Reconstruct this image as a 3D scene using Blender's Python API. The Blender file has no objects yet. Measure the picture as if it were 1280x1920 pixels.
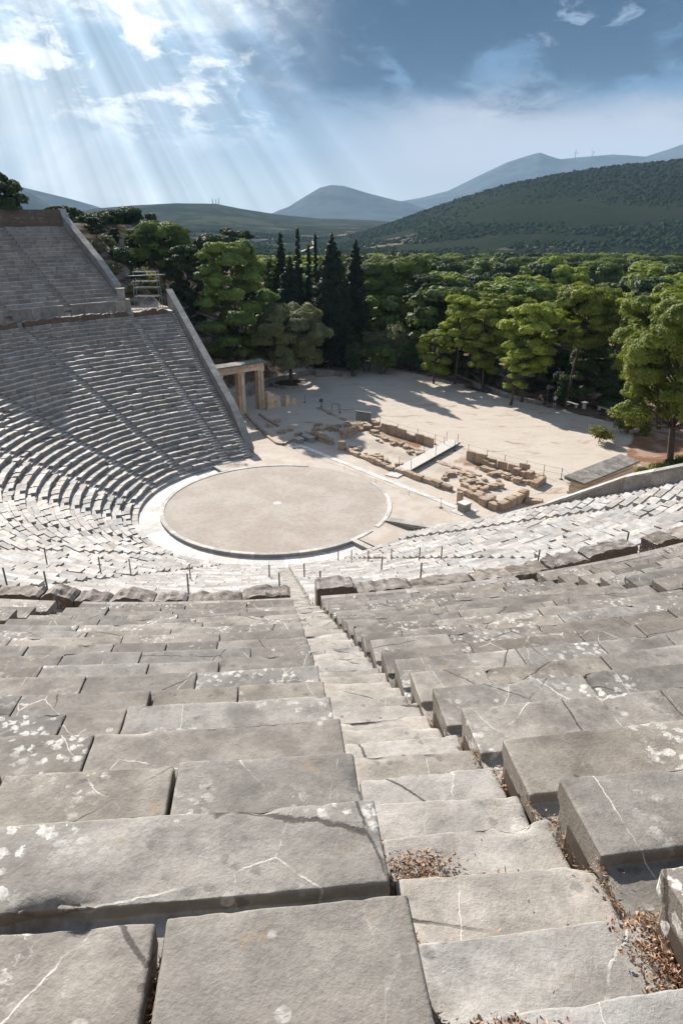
import bpy, math, random
import numpy as np
from mathutils import Vector, noise
random.seed(7); RNG = np.random.RandomState(11)
R = math.radians
sc = bpy.context.scene
COL = sc.collection

# ------------------------------------------------------------------ camera, world, sun, exposure
F, PITCH, YAW = 1280.0, 0.40937, 0.10134
CAM = np.array([0.0, -56.196, 23.394])
_f = np.array([math.sin(YAW)*math.cos(PITCH), math.cos(YAW)*math.cos(PITCH), -math.sin(PITCH)])
_r = np.array([math.cos(YAW), -math.sin(YAW), 0.0]); _u = np.cross(_r, _f)
cd = bpy.data.cameras.new('camera'); cam = bpy.data.objects.new('camera', cd); COL.objects.link(cam)
cam.location = CAM; cam.rotation_euler = (math.pi/2-PITCH, 0, -YAW)
cd.sensor_fit = 'VERTICAL'; cd.sensor_height = 24.0; cd.lens = 24.0*F/1920
cd.clip_start = 0.05; cd.clip_end = 60000
sc.camera = cam
SUN_EL, SUN_AZ = 29.4, 110.5            # elevation, math angle of the direction towards the sun
sdir = Vector((math.cos(R(SUN_AZ))*math.cos(R(SUN_EL)), math.sin(R(SUN_AZ))*math.cos(R(SUN_EL)), math.sin(R(SUN_EL))))
sl = bpy.data.lights.new('sun', 'SUN'); sl.energy = 5.0; sl.angle = R(0.55); sl.color = (1, .94, .865)
so = bpy.data.objects.new('sun', sl); COL.objects.link(so); so.rotation_euler = sdir.to_track_quat('Z', 'Y').to_euler()
sc.view_settings.view_transform = 'Standard'; sc.view_settings.look = 'None'
sc.view_settings.exposure = 1.0; sc.view_settings.gamma = 1
sc.cycles.max_bounces = 6; sc.cycles.diffuse_bounces = 3; sc.cycles.transparent_max_bounces = 6
sc.cycles.volume_bounces = 0; sc.cycles.use_adaptive_sampling = True; sc.cycles.adaptive_threshold = 0.02
sc.cycles.use_denoising = True

class NT:                                # tiny node helper
    def __init__(s, tree): s.t = tree; s.n = tree.nodes; s.l = tree.links
    def _set(s, sock, v):
        if hasattr(v, 'is_linked') or isinstance(v, bpy.types.NodeSocket): s.l.new(v, sock)
        elif isinstance(v, (tuple, list)) and sock.type == 'RGBA' and len(v) == 3: sock.default_value = (*v, 1)
        else: sock.default_value = v
    def m(s, op, a, b=None, c=None, clamp=False):
        n = s.n.new('ShaderNodeMath'); n.operation = op; n.use_clamp = clamp
        s._set(n.inputs[0], a)
        if b is not None: s._set(n.inputs[1], b)
        if c is not None: s._set(n.inputs[2], c)
        return n.outputs[0]
    def v(s, op, a, b=None, out=0):
        n = s.n.new('ShaderNodeVectorMath'); n.operation = op; s._set(n.inputs[0], a)
        if b is not None:
            if op == 'SCALE': s._set(n.inputs['Scale'], b)
            else: s._set(n.inputs[1], b)
        return n.outputs['Value'] if op in ('DOT_PRODUCT', 'LENGTH') else n.outputs[0]
    def mix(s, fac, a, b, mode='MIX'):
        n = s.n.new('ShaderNodeMix'); n.data_type = 'RGBA'; n.blend_type = mode; n.clamp_factor = True
        s._set(n.inputs[0], fac); s._set(n.inputs[6], a); s._set(n.inputs[7], b); return n.outputs[2]
    def ss(s, x, a, b):                  # smoothstep a..b -> 0..1 (either order)
        n = s.n.new('ShaderNodeMapRange'); n.interpolation_type = 'SMOOTHSTEP'
        s._set(n.inputs[0], x)
        if a <= b: n.inputs[1].default_value = a; n.inputs[2].default_value = b; n.inputs[3].default_value = 0; n.inputs[4].default_value = 1
        else: n.inputs[1].default_value = b; n.inputs[2].default_value = a; n.inputs[3].default_value = 1; n.inputs[4].default_value = 0
        return n.outputs[0]
    def noise(s, vec, scale, detail=4, rough=.55, dist=0, dim='3D', w=None, col=False):
        n = s.n.new('ShaderNodeTexNoise'); n.noise_dimensions = dim
        if vec is not None and dim != '1D': s._set(n.inputs['Vector'], vec)
        if w is not None: s._set(n.inputs['W'], w)
        n.inputs['Scale'].default_value = scale; n.inputs['Detail'].default_value = detail
        n.inputs['Roughness'].default_value = rough; n.inputs['Distortion'].default_value = dist
        return n.outputs['Color'] if col else n.outputs['Fac']
    def voro(s, vec, scale, feature='F1', rnd=1):
        n = s.n.new('ShaderNodeTexVoronoi'); n.feature = feature; s._set(n.inputs['Vector'], vec)
        n.inputs['Scale'].default_value = scale; n.inputs['Randomness'].default_value = rnd; return n.outputs['Distance']
    def comb(s, x, y, z):
        n = s.n.new('ShaderNodeCombineXYZ'); s._set(n.inputs[0], x); s._set(n.inputs[1], y); s._set(n.inputs[2], z); return n.outputs[0]
    def sep(s, v):
        n = s.n.new('ShaderNodeSeparateXYZ'); s._set(n.inputs[0], v); return n.outputs
    def attr(s, name, out='Fac'):
        n = s.n.new('ShaderNodeAttribute'); n.attribute_name = name; return n.outputs[out]

def build_world():
    w = bpy.data.worlds.new('World'); sc.world = w; w.use_nodes = True
    k = NT(w.node_tree); k.n.clear()
    out = k.n.new('ShaderNodeOutputWorld'); bg = k.n.new('ShaderNodeBackground'); k.l.new(bg.outputs[0], out.inputs[0])
    tc = k.n.new('ShaderNodeTexCoord'); d = k.v('NORMALIZE', tc.outputs['Generated'])
    x, y, z = k.sep(d)
    az = k.m('MULTIPLY', k.m('ARCTAN2', x, y), 57.2958)       # degrees east of +Y
    el = k.m('MULTIPLY', k.m('ARCSINE', z), 57.2958)
    sky = k.n.new('ShaderNodeTexSky'); sky.sky_type = 'NISHITA'; sky.sun_disc = False
    sky.sun_elevation = R(SUN_EL); sky.sun_rotation = R(90-SUN_AZ); sky.air_density = 1.2; sky.dust_density = 1.5; sky.ozone_density = 2
    nish = sky.outputs[0]
    # cloud field in angular coordinates, stretched sideways near the horizon
    p = k.comb(k.m('MULTIPLY', az, .035), k.m('MULTIPLY', el, .085), 0.0)
    pw = k.v('ADD', p, k.v('SCALE', k.v('SUBTRACT', k.noise(p, 1.6, 3, .5, col=True), (.5, .5, .5)), .55))
    n1 = k.noise(pw, 2.1, 8, .56)
    n2 = k.noise(k.v('ADD', pw, (3.1, 7.7, 0)), 4.5, 7, .6)
    n3 = k.noise(k.v('ADD', p, (9.3, 1.7, 2.0)), 1.3, 4, .5)
    # sun centred polar coordinates for the crepuscular rays
    S = sdir; T1 = S.cross(Vector((0, 0, 1))).normalized(); T2 = S.cross(T1).normalized()
    if T2.z > 0: T2 = -T2
    a = k.v('DOT_PRODUCT', d, tuple(T1)); b = k.v('DOT_PRODUCT', d, tuple(T2)); c = k.v('DOT_PRODUCT', d, tuple(S))
    th = k.m('ARCTAN2', a, b); rad = k.m('MULTIPLY', k.m('ARCCOSINE', c), 57.2958)
    tt = k.m('ADD', th, k.m('MULTIPLY', rad, .0006))
    ray = k.noise(None, 17, 3.5, .55, dim='1D', w=tt); ray2 = k.noise(None, 7.5, 2, .5, dim='1D', w=k.m('ADD', th, 4.4))
    lens = k.m('MULTIPLY', k.ss(az, 17, -6), k.ss(el, 22, 9))          # where rays read
    rays = k.m('MULTIPLY', k.m('SUBTRACT', k.m('ADD', k.m('MULTIPLY', ray, .6), k.m('MULTIPLY', ray2, .4)), .47), lens)
    # base: pale horizon, blue overhead, deep blue towards the right
    right = k.ss(az, -4, 26)
    hor = k.mix(right, (.72, .80, .80), (.66, .66, .68))
    mid = k.mix(k.ss(az, -20, 12), (.72, .80, .84), (.14, .27, .45))
    top = k.mix(k.ss(az, -6, 18), (.40, .58, .77), (.006, .045, .13))
    base = k.mix(k.ss(el, 1.0, 6.5), hor, mid)
    base = k.mix(k.ss(k.m('ADD', el, k.m('MULTIPLY', k.m('SUBTRACT', n3, .5), 9)), 6.5, 13.5), base, top)
    # soft lilac grey stratus low on the right, white sheets upper left
    strat = k.m('MULTIPLY', k.m('MULTIPLY', k.ss(az, 0, 14), k.ss(k.m('ADD', el, k.m('MULTIPLY', k.m('SUBTRACT', n1, .5), 7)), 8.6, 5.6)), k.ss(el, 1.2, 4.0))
    base = k.mix(k.m('MULTIPLY', strat, .8), base, (.78, .74, .76))
    wl = k.m('MULTIPLY', k.ss(n1, .50, .70), k.ss(az, 14, -8))
    base = k.mix(k.m('MULTIPLY', wl, .85), base, (1.02, 1.02, 1.0))
    wr = k.m('MULTIPLY', k.m('MULTIPLY', k.ss(n2, .56, .74), k.ss(el, 7, 13)), .55)
    base = k.mix(wr, base, (.45, .60, .78))
    # big bright break high left, behind which the sun stands
    br = k.m('MULTIPLY', k.m('MULTIPLY', k.ss(az, 9, -3), k.ss(az, -32, -10)), k.ss(k.m('ADD', el, k.m('MULTIPLY', k.m('SUBTRACT', n2, .5), 13)), 9.0, 15.5))
    base = k.mix(k.m('MULTIPLY', br, .85), base, (1.25, 1.28, 1.3))
    dk = k.m('MULTIPLY', k.ss(k.noise(k.v('ADD', pw, (1.2, 4.4, 0)), 2.6, 5, .55), .52, .70), k.m('MULTIPLY', k.ss(az, -2, 12), k.ss(el, 5, 9)))
    base = k.mix(k.m('MULTIPLY', dk, .75), base, (.035, .10, .20))
    q2 = k.comb(k.m('MULTIPLY', az, .05), k.m('MULTIPLY', el, .10), 4.0)
    q2 = k.v('ADD', q2, k.v('SCALE', k.v('SUBTRACT', k.noise(q2, 2.2, 4, .55, col=True), (.5, .5, .5)), .5))
    c1 = k.noise(q2, 2.4, 9, .6); c2_ = k.noise(k.v('ADD', q2, (5.5, 2.2, 0)), 3.6, 9, .62)
    rz = k.m('MULTIPLY', k.ss(az, -7, 8), k.ss(k.m('ADD', el, k.m('MULTIPLY', k.m('SUBTRACT', c2_, .5), 6)), 6.2, 9.0))
    base = k.mix(k.m('MULTIPLY', rz, k.m('MULTIPLY', k.ss(c1, .38, .54), .95)), base, (.004, .05, .145))
    base = k.mix(k.m('MULTIPLY', rz, k.m('MULTIPLY', k.ss(c1, .47, .34), .65)), base, (.15, .31, .52))
    base = k.mix(k.m('MULTIPLY', k.m('MULTIPLY', rz, k.ss(el, 9, 12)), k.m('MULTIPLY', k.ss(c2_, .60, .70), .55)), base, (.50, .66, .84))
    cr_ = k.m('MULTIPLY', k.ss(k.m('ADD', az, k.m('MULTIPLY', k.m('SUBTRACT', c2_, .5), 14)), 30.5, 33), k.ss(k.m('ADD', el, k.m('MULTIPLY', k.m('SUBTRACT', c1, .5), 12)), 8.5, 11))
    base = k.mix(k.m('MULTIPLY', cr_, .9), base, (.9, .97, 1.05))
    lz = k.m('MULTIPLY', k.ss(az, 6, -6), k.ss(el, 3, 8))
    base = k.mix(k.m('MULTIPLY', lz, k.m('MULTIPLY', k.ss(c1, .48, .62), .55)), base, (.34, .50, .68))
    base = k.mix(k.m('MULTIPLY', lz, k.m('MULTIPLY', k.ss(c2_, .46, .60), .9)), base, (1.35, 1.37, 1.36))
    base = k.v('SCALE', base, k.m('ADD', 1.0, k.m('MULTIPLY', rays, 1.6)))
    # hand over to the physical sky overhead and behind (open blue between the clouds)
    high = k.ss(el, 16, 40)
    nishs = k.v('SCALE', nish, .055)
    hi = k.mix(k.m('MULTIPLY', k.ss(n1, .45, .65), .4), nishs, (.22, .25, .29))
    col = k.mix(high, k.v('SCALE', base, .5), hi)
    bg.inputs[1].default_value = 1.0
    k.l.new(col, bg.inputs[0])
build_world()

def px_ray(x, y):
    d = _f*F + _r*(x-640) + _u*(960-y); return d/np.linalg.norm(d)
def at(x, y, z=0.0):                     # world point seen at a photo position, at height z
    d = px_ray(x, y); return CAM + d*((z-CAM[2])/d[2])
def at_dist(x, dist):                    # ground position in a photo column, at a horizontal distance
    d = px_ray(x, 470); h = d[:2]/np.linalg.norm(d[:2]); return CAM[:2]+h*dist
def z_at(x, y, dist):
    d = px_ray(x, y); return CAM[2] + d[2]/np.linalg.norm(d[:2])*dist

# ------------------------------------------------------------------ theatre plan
AX = 33.9
A2 = np.array([math.cos(R(AX)), math.sin(R(AX))]); N2 = np.array([-A2[1], A2[0]])
def AS(al, s): return A2*al + N2*s       # along the axis (to the stage), to the left of it
def ud(phi):
    t = R(AX+180+phi); return np.array([math.cos(t), math.sin(t)])
def rp(r, phi, dr=3.5, lim=76.2):        # point on a row: outer wedges have a wider radius
    if abs(phi) <= lim: return ud(phi)*r
    s = 1 if phi > 0 else -1
    return ud(phi)*(r+dr) - ud(s*lim)*dr
LR0, LP, LZ0, LH = 12.5, .746, .40, .349
UR0, UP, UZ0, UH = 39.71, .86, 13.61, .4215
def wall_al(side): return 5.5+.2*(abs(side)-13.43)
def uwall_al(side): return 4.9
def phi_end(r, sgn, inset, fn=wall_al):  # angle at which a row reaches its end wall
    lo, hi = 60.0, 150.0
    for _ in range(40):
        m = (lo+hi)/2; q = rp(r, sgn*m); al = q@A2; sd = q@N2
        if al + inset < fn(sd): lo = m
        else: hi = m
    return sgn*lo

# ------------------------------------------------------------------ mesh helpers
class MB:
    def __init__(s): s.V = []; s.F = []; s.T = []; s.S = []
    def add(s, V, Fc, tone=.5, smooth=False):
        o = len(s.V); s.V.extend(map(tuple, V))
        for f in Fc: s.F.append(tuple(i+o for i in f))
        n = len(Fc)
        if isinstance(tone, (list, np.ndarray)): s.T.extend(tone)
        else: s.T.extend([tone]*n)
        s.S.extend([smooth]*n)
    def box(s, c, sx, sy, sz, rot=0, tone=.5):     # c = centre of the base
        co, si = math.cos(rot), math.sin(rot); V = []
        for z in (0, sz):
            for a, b in ((-1, -1), (1, -1), (1, 1), (-1, 1)):
                x, y = a*sx/2, b*sy/2; V.append((c[0]+x*co-y*si, c[1]+x*si+y*co, c[2]+z))
        s.add(V, [(3, 2, 1, 0), (4, 5, 6, 7), (0, 1, 5, 4), (1, 2, 6, 5), (2, 3, 7, 6), (3, 0, 4, 7)], tone)
    def tube(s, pts, rad, n=6, tone=.5, smooth=True):
        pts = [Vector(p) for p in pts]; rad = rad if isinstance(rad, (list, tuple)) else [rad]*len(pts)
        V = []; Fc = []
        for i, p in enumerate(pts):
            t = (pts[min(i+1, len(pts)-1)]-pts[max(i-1, 0)]).normalized()
            a = t.orthogonal().normalized() if i == 0 else (a - t*a.dot(t)).normalized(); b = t.cross(a)
            for j in range(n):
                w = 2*math.pi*j/n; V.append(p + a*(math.cos(w)*rad[i]) + b*(math.sin(w)*rad[i]))
        for i in range(len(pts)-1):
            for j in range(n): Fc.append((i*n+j, i*n+(j+1) % n, (i+1)*n+(j+1) % n, (i+1)*n+j))
        s.add(V, Fc, tone, smooth)
        s.add(V[:n], [tuple(range(n-1, -1, -1))], tone); s.add(V[-n:], [tuple(range(n))], tone)
    def sweep(s, prof, ps, curve, tone=.5, dz=None, closed=True, caps=True):
        m = len(prof); V = []; Fc = []
        for j, ph in enumerate(ps):
            zz = 0 if dz is None else dz[j]
            for (rr, z) in prof:
                q = curve(rr, ph); V.append((q[0], q[1], z+zz))
        for j in range(len(ps)-1):
            for i in range(m if closed else m-1):
                i2 = (i+1) % m; Fc.append((j*m+i, j*m+i2, (j+1)*m+i2, (j+1)*m+i))
        if caps and closed: Fc.append(tuple(range(m-1, -1, -1))); Fc.append(tuple((len(ps)-1)*m+i for i in range(m)))
        s.add(V, Fc, tone)
    def build(s, name, mat, parent=None, loc=None, fix=False):
        off = Vector(loc) if loc is not None else (Vector(wloc(parent)) if parent else Vector((0, 0, 0)))
        me = bpy.data.meshes.new(name)
        V = np.array(s.V, dtype=float)-np.array(off)
        me.from_pydata(V.tolist(), [], s.F)
        if s.T:
            at_ = me.attributes.new('tone', 'FLOAT', 'FACE'); at_.data.foreach_set('value', np.array(s.T, dtype=np.float32))
        me.polygons.foreach_set('use_smooth', s.S)
        me.materials.append(mat)
        if fix:
            import bmesh
            bm = bmesh.new(); bm.from_mesh(me); bmesh.ops.recalc_face_normals(bm, faces=bm.faces); bm.to_mesh(me); bm.free()
        o = bpy.data.objects.new(name, me); COL.objects.link(o)
        if parent: o.parent = parent; o.location = off-Vector(wloc(parent))
        else: o.location = off
        return o
def wloc(o):
    l = Vector((0, 0, 0))
    while o: l += o.location; o = o.parent
    return l
def thing(name, label, cat, loc=(0, 0, 0), rz=0, group=None):
    o = bpy.data.objects.new(name, None); COL.objects.link(o); o.location = loc; o.rotation_euler = (0, 0, rz)
    o.empty_display_size = .3; tag(o, label, cat, group); return o
def tag(o, label=None, cat=None, group=None, kind=None):
    if label: o['label'] = label
    if cat: o['category'] = cat
    if group: o['group'] = group
    if kind: o['kind'] = kind
    return o
def dup(root, loc, rz=0, label=None, group=None, s=1.0):
    r = root.copy(); COL.objects.link(r); r.location = loc; r.rotation_euler = (0, 0, rz)
    r.scale = (s, s, s) if not isinstance(s, tuple) else s
    if label: r['label'] = label
    if group: r['group'] = group
    for ch in root.children:
        c = ch.copy(); COL.objects.link(c); c.parent = r
        for g in ch.children:
            e = g.copy(); COL.objects.link(e); e.parent = c
    return r
def fbm(p, o=3): return noise.fractal(Vector(p), 1.0, 2.0, o)

# ------------------------------------------------------------------ materials
def newmat(name):
    m = bpy.data.materials.new(name); m.use_nodes = True; k = NT(m.node_tree); k.n.clear()
    out = k.n.new('ShaderNodeOutputMaterial'); bs = k.n.new('ShaderNodeBsdfPrincipled'); k.l.new(bs.outputs[0], out.inputs[0])
    bs.inputs['Roughness'].default_value = .85; bs.inputs['Specular IOR Level'].default_value = .25
    return m, k, bs
def pos(k):
    g = k.n.new('ShaderNodeNewGeometry'); return g.outputs['Position'], g.outputs['Normal']
def bump(k, bs, h, strength=.4, dist=.02):
    b = k.n.new('ShaderNodeBump'); b.inputs['Strength'].default_value = strength; b.inputs['Distance'].default_value = dist
    k.l.new(h, b.inputs['Height']); k.l.new(b.outputs[0], bs.inputs['Normal'])
def stone(name, c1, c2, lichen=.3, vein=0, brown=.3, detail=1.0, bumpd=.02, side=(.13, .105, .085)):
    m, k, bs = newmat(name); P, N = pos(k); tone = k.attr('tone')
    off = k.comb(k.m('MULTIPLY', tone, 137.3), k.m('MULTIPLY', tone, 71.9), k.m('MULTIPLY', tone, 31.1))
    Q = k.v('ADD', P, off)
    big = k.noise(Q, .9*detail, 4, .55); med = k.noise(Q, 4.5*detail, 6, .62); fine = k.noise(Q, 26*detail, 5, .65)
    col = k.mix(k.ss(k.m('ADD', k.m('MULTIPLY', big, .6), k.m('MULTIPLY', med, .4)), .38, .62), c2, c1)
    fr = k.m('FRACT', k.m('MULTIPLY', tone, 7.31)); t = k.m('ADD', .76, k.m('MULTIPLY', fr, .42))
    col = k.v('SCALE', col, t)
    wm = k.m('FRACT', k.m('MULTIPLY', tone, 23.7)); col = k.mix(.32, col, k.v('MULTIPLY', col, k.mix(wm, (1.14, .98, .82), (.95, 1.0, 1.06))))
    pt = k.noise(k.v('ADD', Q, (31, 5, 2)), 2.6*detail, 7, .7); col = k.mix(k.m('MULTIPLY', k.ss(pt, .53, .66), .5), col, k.v('SCALE', col, .55)); col = k.mix(k.m('MULTIPLY', k.ss(pt, .46, .34), .35), col, k.v('SCALE', col, 1.45))
    col = k.v('SCALE', col, k.m('ADD', .72, k.m('MULTIPLY', fine, .56)))
    # weather stains
    st = k.m('MULTIPLY', k.ss(k.noise(k.v('ADD', Q, (5, 9, 2)), 1.7*detail, 5, .65), .50, .68), .55)
    col = k.mix(st, col, tuple(v*.62 for v in c2))
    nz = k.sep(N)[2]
    # brown side tone mixed into steep and downward faces
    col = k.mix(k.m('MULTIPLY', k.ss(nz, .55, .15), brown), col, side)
    h = k.m('ADD', k.m('MULTIPLY', fine, .35), k.m('MULTIPLY', med, .55))
    if vein:
        wq = k.v('ADD', Q, k.v('SCALE', k.noise(Q, 3.5, 5, .6, col=True), .09))
        rr = k.v('MULTIPLY', wq, (1.0, .55, 1.0))
        ve = k.voro(rr, 1.15*detail, 'DISTANCE_TO_EDGE')
        gate = k.ss(k.noise(k.v('ADD', Q, (2, 3, 4)), 1.1*detail, 2, .5), .47, .57)
        vm = k.m('MULTIPLY', k.m('MULTIPLY', k.ss(ve, .0055, .0015), gate), k.ss(med, .38, .55))
        col = k.mix(k.m('MULTIPLY', vm, .75), col, (.66, .63, .57))
        cr = k.voro(k.v('ADD', wq, (8, 4, 1)), .62*detail, 'DISTANCE_TO_EDGE')
        gate2 = k.ss(k.noise(k.v('ADD', Q, (12, 3, 4)), .8*detail, 2, .5), .46, .56)
        cm = k.m('MULTIPLY', k.ss(cr, .007, .002), gate2)
        col = k.mix(k.m('MULTIPLY', cm, .85), col, (.06, .05, .045))
        h = k.m('ADD', h, k.m('SUBTRACT', k.m('MULTIPLY', vm, .12), k.m('MULTIPLY', cm, .35)))
        pit = k.noise(k.v('MULTIPLY', Q, (1, 1, 1)), 60, 4, .7); h = k.m('ADD', h, k.m('MULTIPLY', pit, .35)); col = k.v('SCALE', col, k.m('ADD', .82, k.m('MULTIPLY', pit, .36)))
    # white crustose lichen
    lg = k.ss(k.noise(k.v('ADD', Q, (7, 1, 6)), .9*detail, 3, .5), .66-.16*lichen, .74-.12*lichen)
    lb = k.voro(k.v('ADD', Q, k.v('SCALE', k.noise(Q, 13*detail, 5, .7, col=True), .13)), 11*detail)
    lm = k.m('MULTIPLY', k.m('MULTIPLY', k.ss(lb, .44, .36), lg), k.ss(med, .42, .5))
    dots = k.m('MULTIPLY', k.ss(k.voro(k.v('ADD', Q, (3, 3, 8)), 4.3*detail), .16, .12), k.ss(k.noise(Q, 2.1*detail, 2), .54, .6))
    lf_ = k.m('MULTIPLY', k.m('MAXIMUM', lm, k.m('MULTIPLY', dots, .6)), k.m('ADD', .35, k.m('MULTIPLY', k.ss(fine, .35, .6), .6)))
    col = k.mix(k.m('MULTIPLY', lf_, .9*min(1, lichen*1.6)), col, (.68, .665, .62))
    ob = k.m('MULTIPLY', k.ss(k.voro(k.v('ADD', k.v('ADD', Q, (3, 13, 28)), k.v('SCALE', k.noise(Q, 15*detail, 4, .7, col=True), .1)), 9*detail), .34, .2), k.ss(k.noise(k.v('ADD', Q, (23, 1, 8)), 1.6*detail, 4, .6), .52, .62))
    col = k.mix(k.m('MULTIPLY', ob, .5), col, (.10, .095, .085))
    oc = k.m('MULTIPLY', k.ss(k.noise(k.v('ADD', Q, (53, 1, 8)), 3.1*detail, 6, .7), .60, .70), .35); col = k.mix(oc, col, (.36, .26, .15))
    dsp = k.ss(k.voro(k.v('ADD', Q, (13, 3, 8)), 3.1*detail), .07, .04)
    col = k.mix(k.m('MULTIPLY', dsp, .6), col, (.07, .06, .05))
    k.l.new(col, bs.inputs['Base Color']); bump(k, bs, h, .55, bumpd)
    return m
M = {}
M['near'] = stone('limestone_near', (.305, .285, .255), (.185, .17, .15), .8, 1, .5, 1.0, .022)
M['step'] = stone('limestone_step', (.45, .425, .39), (.33, .31, .28), .25, 1, .5, 1.0, .022)
M['seat'] = stone('limestone_seat', (.58, .56, .53), (.40, .385, .365), .35, 0, .55, .8, .03)
M['rough'] = stone('rough_block', (.34, .31, .28), (.20, .17, .145), .5, 0, .92, 1.3, .06, side=(.105, .075, .058))
M['wall'] = stone('wall_stone', (.40, .37, .34), (.28, .26, .24), .3, 0, .25, .8, .03)
M['coping'] = stone('coping_stone', (.40, .39, .37), (.30, .29, .275), .5, 0, .25, .8, .02)
M['sand'] = stone('ruin_sandstone', (.50, .40, .30), (.34, .255, .185), .12, 0, .2, 1.6, .06, side=(.30, .21, .14))
M['gate'] = stone('gate_stone', (.72, .58, .45), (.58, .43, .31), .05, 0, .2, 1.2, .03, side=(.42, .29, .18))
M['kerb'] = stone('kerb_stone', (.60, .585, .56), (.48, .46, .43), .1, 0, .55, .8, .02)
M['roofslab'] = stone('roof_stone', (.27, .255, .235), (.13, .125, .115), .35, 0, .3, 1.4, .03)
M['paving'] = stone('pale_paving', (.74, .72, .69), (.62, .61, .59), .0, 0, .1, .7, .01)

def simple(name, col, rough=.8, metal=0, var=.3, scale=8, bd=.01, col2=None):
    m, k, bs = newmat(name); tc = k.n.new('ShaderNodeTexCoord'); P = tc.outputs['Object']
    n = k.noise(P, scale, 5, .6); c2 = col2 or tuple(v*(1-var) for v in col)
    k.l.new(k.mix(k.ss(n, .35, .65), c2, col), bs.inputs['Base Color'])
    bs.inputs['Roughness'].default_value = rough; bs.inputs['Metallic'].default_value = metal
    bump(k, bs, n, .3, bd); return m
M['iron'] = simple('dark_iron', (.10, .095, .09), .6, .3)
M['galv'] = simple('galvanised_steel', (.24, .27, .29), .5, .5)
M['post'] = simple('weathered_post', (.16, .15, .12), .8)
M['wood'] = simple('pale_boards', (.60, .57, .52), .8, 0, .15, 5)
M['bark'] = simple('pine_bark', (.11, .085, .068), .95, 0, .45, 6, .05)
M['rope'] = simple('rope', (.33, .29, .24), .9)
M['white'] = simple('white_paint', (.30, .30, .28), .6, 0, .2)
M['green'] = simple('green_plastic', (.03, .10, .07), .6)
M['roof'] = simple('terracotta', (.42, .20, .13), .85, 0, .3, 3)
M['soil'] = simple('bedding_soil', (.075, .055, .042), .95, 0, .4, 3, .03)
M['skin'] = simple('skin', (.50, .33, .25), .6, 0, .1)
M['shirt'] = simple('pale_shirt', (.55, .60, .68), .8, 0, .1)
M['shorts'] = simple('dark_shorts', (.04, .05, .08), .8, 0, .1)
M['orange'] = simple('orange_shirt', (.60, .20, .10), .8, 0, .1)
M['hair'] = simple('dark_hair', (.03, .022, .016), .7)
M['frond'] = simple('dry_needles', (.33, .19, .10), .9, 0, .4, 14, .02)
m, k, bs = newmat('leaf_litter'); tn = k.attr('tone')
k.l.new(k.mix(k.ss(tn, .55, 1.0), k.mix(k.ss(tn, 0, .5), (.10, .06, .04), (.30, .17, .10)), (.52, .36, .24)), bs.inputs['Base Color']); bs.inputs['Roughness'].default_value = .8; M['litter'] = m
M['panel'] = simple('sheet_panel', (.22, .25, .24), .6, .2, .2, 3)

def leaf(name, c1, c2, trans=.35):
    m, k, bs = newmat(name)
    oi = k.n.new('ShaderNodeObjectInfo'); tone = k.attr('tone'); tc = k.n.new('ShaderNodeTexCoord')
    n = k.noise(tc.outputs['Object'], .55, 3, .5)
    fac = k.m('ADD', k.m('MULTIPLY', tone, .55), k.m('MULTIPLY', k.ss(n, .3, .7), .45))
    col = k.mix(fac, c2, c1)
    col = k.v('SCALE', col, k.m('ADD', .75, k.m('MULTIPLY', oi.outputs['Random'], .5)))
    k.l.new(col, bs.inputs['Base Color']); bs.inputs['Roughness'].default_value = .65
    tr = k.n.new('ShaderNodeBsdfTranslucent'); k.l.new(k.mix(.5, col, k.v('MULTIPLY', col, (1.5, 1.35, .5))), tr.inputs[0])
    mx = k.n.new('ShaderNodeMixShader'); mx.inputs[0].default_value = trans
    k.l.new(bs.outputs[0], mx.inputs[1]); k.l.new(tr.outputs[0], mx.inputs[2])
    out = [q for q in k.n if q.type == 'OUTPUT_MATERIAL'][0]; k.l.new(mx.outputs[0], out.inputs[0])
    return m
M['lpine'] = leaf('pine_needles_bright', (.37, .42, .065), (.12, .17, .035), .33)
M['lpine2'] = leaf('pine_needles', (.19, .25, .06), (.065, .105, .032), .3)
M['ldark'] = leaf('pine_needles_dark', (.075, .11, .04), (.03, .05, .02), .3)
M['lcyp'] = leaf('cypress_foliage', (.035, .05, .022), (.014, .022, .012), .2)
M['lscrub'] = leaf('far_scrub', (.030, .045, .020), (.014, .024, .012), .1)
for n_ in M['lscrub'].node_tree.nodes:
    if n_.type == 'BSDF_PRINCIPLED': n_.inputs['Roughness'].default_value = 1; n_.inputs['Specular IOR Level'].default_value = 0
M['lolive'] = leaf('grey_green_leaves', (.22, .235, .12), (.09, .11, .055), .35)
M['lshrub'] = leaf('shrub_leaves', (.30, .30, .07), (.11, .13, .035), .4)

# ------------------------------------------------------------------ terrain
def sstep(x, a, b):
    t = np.clip((x-a)/(b-a), 0, 1); return t*t*(3-2*t)
RIDGES = []
def ridge(pts, dist, width_front, width_back, base_pts=None):
    az = []; hz = []
    for x, y in pts:
        d = px_ray(x, y); az.append(math.degrees(math.atan2(d[0], d[1]))); hz.append(CAM[2]+d[2]/math.hypot(d[0], d[1])*dist)
    RIDGES.append((np.array(az), np.array(hz), dist, width_front, width_back))
ridge([(560, 470), (640, 446), (700, 430), (760, 409), (850, 376), (950, 346), (1050, 326), (1150, 311), (1280, 299), (1500, 290), (1900, 330), (2300, 520)], 1500, 720, 900)
ridge([(-500, 470), (-200, 440), (60, 420), (130, 400), (180, 391), (250, 385), (330, 381), (405, 382), (450, 391), (520, 402), (600, 410), (700, 413), (800, 422), (950, 440)], 2700, 1500, 1200)
ridge([(430, 412), (500, 402), (540, 388), (570, 369), (600, 351), (622, 346), (645, 348), (690, 362), (745, 376), (790, 383), (860, 404), (900, 412)], 6300, 1500, 1500)
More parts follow.
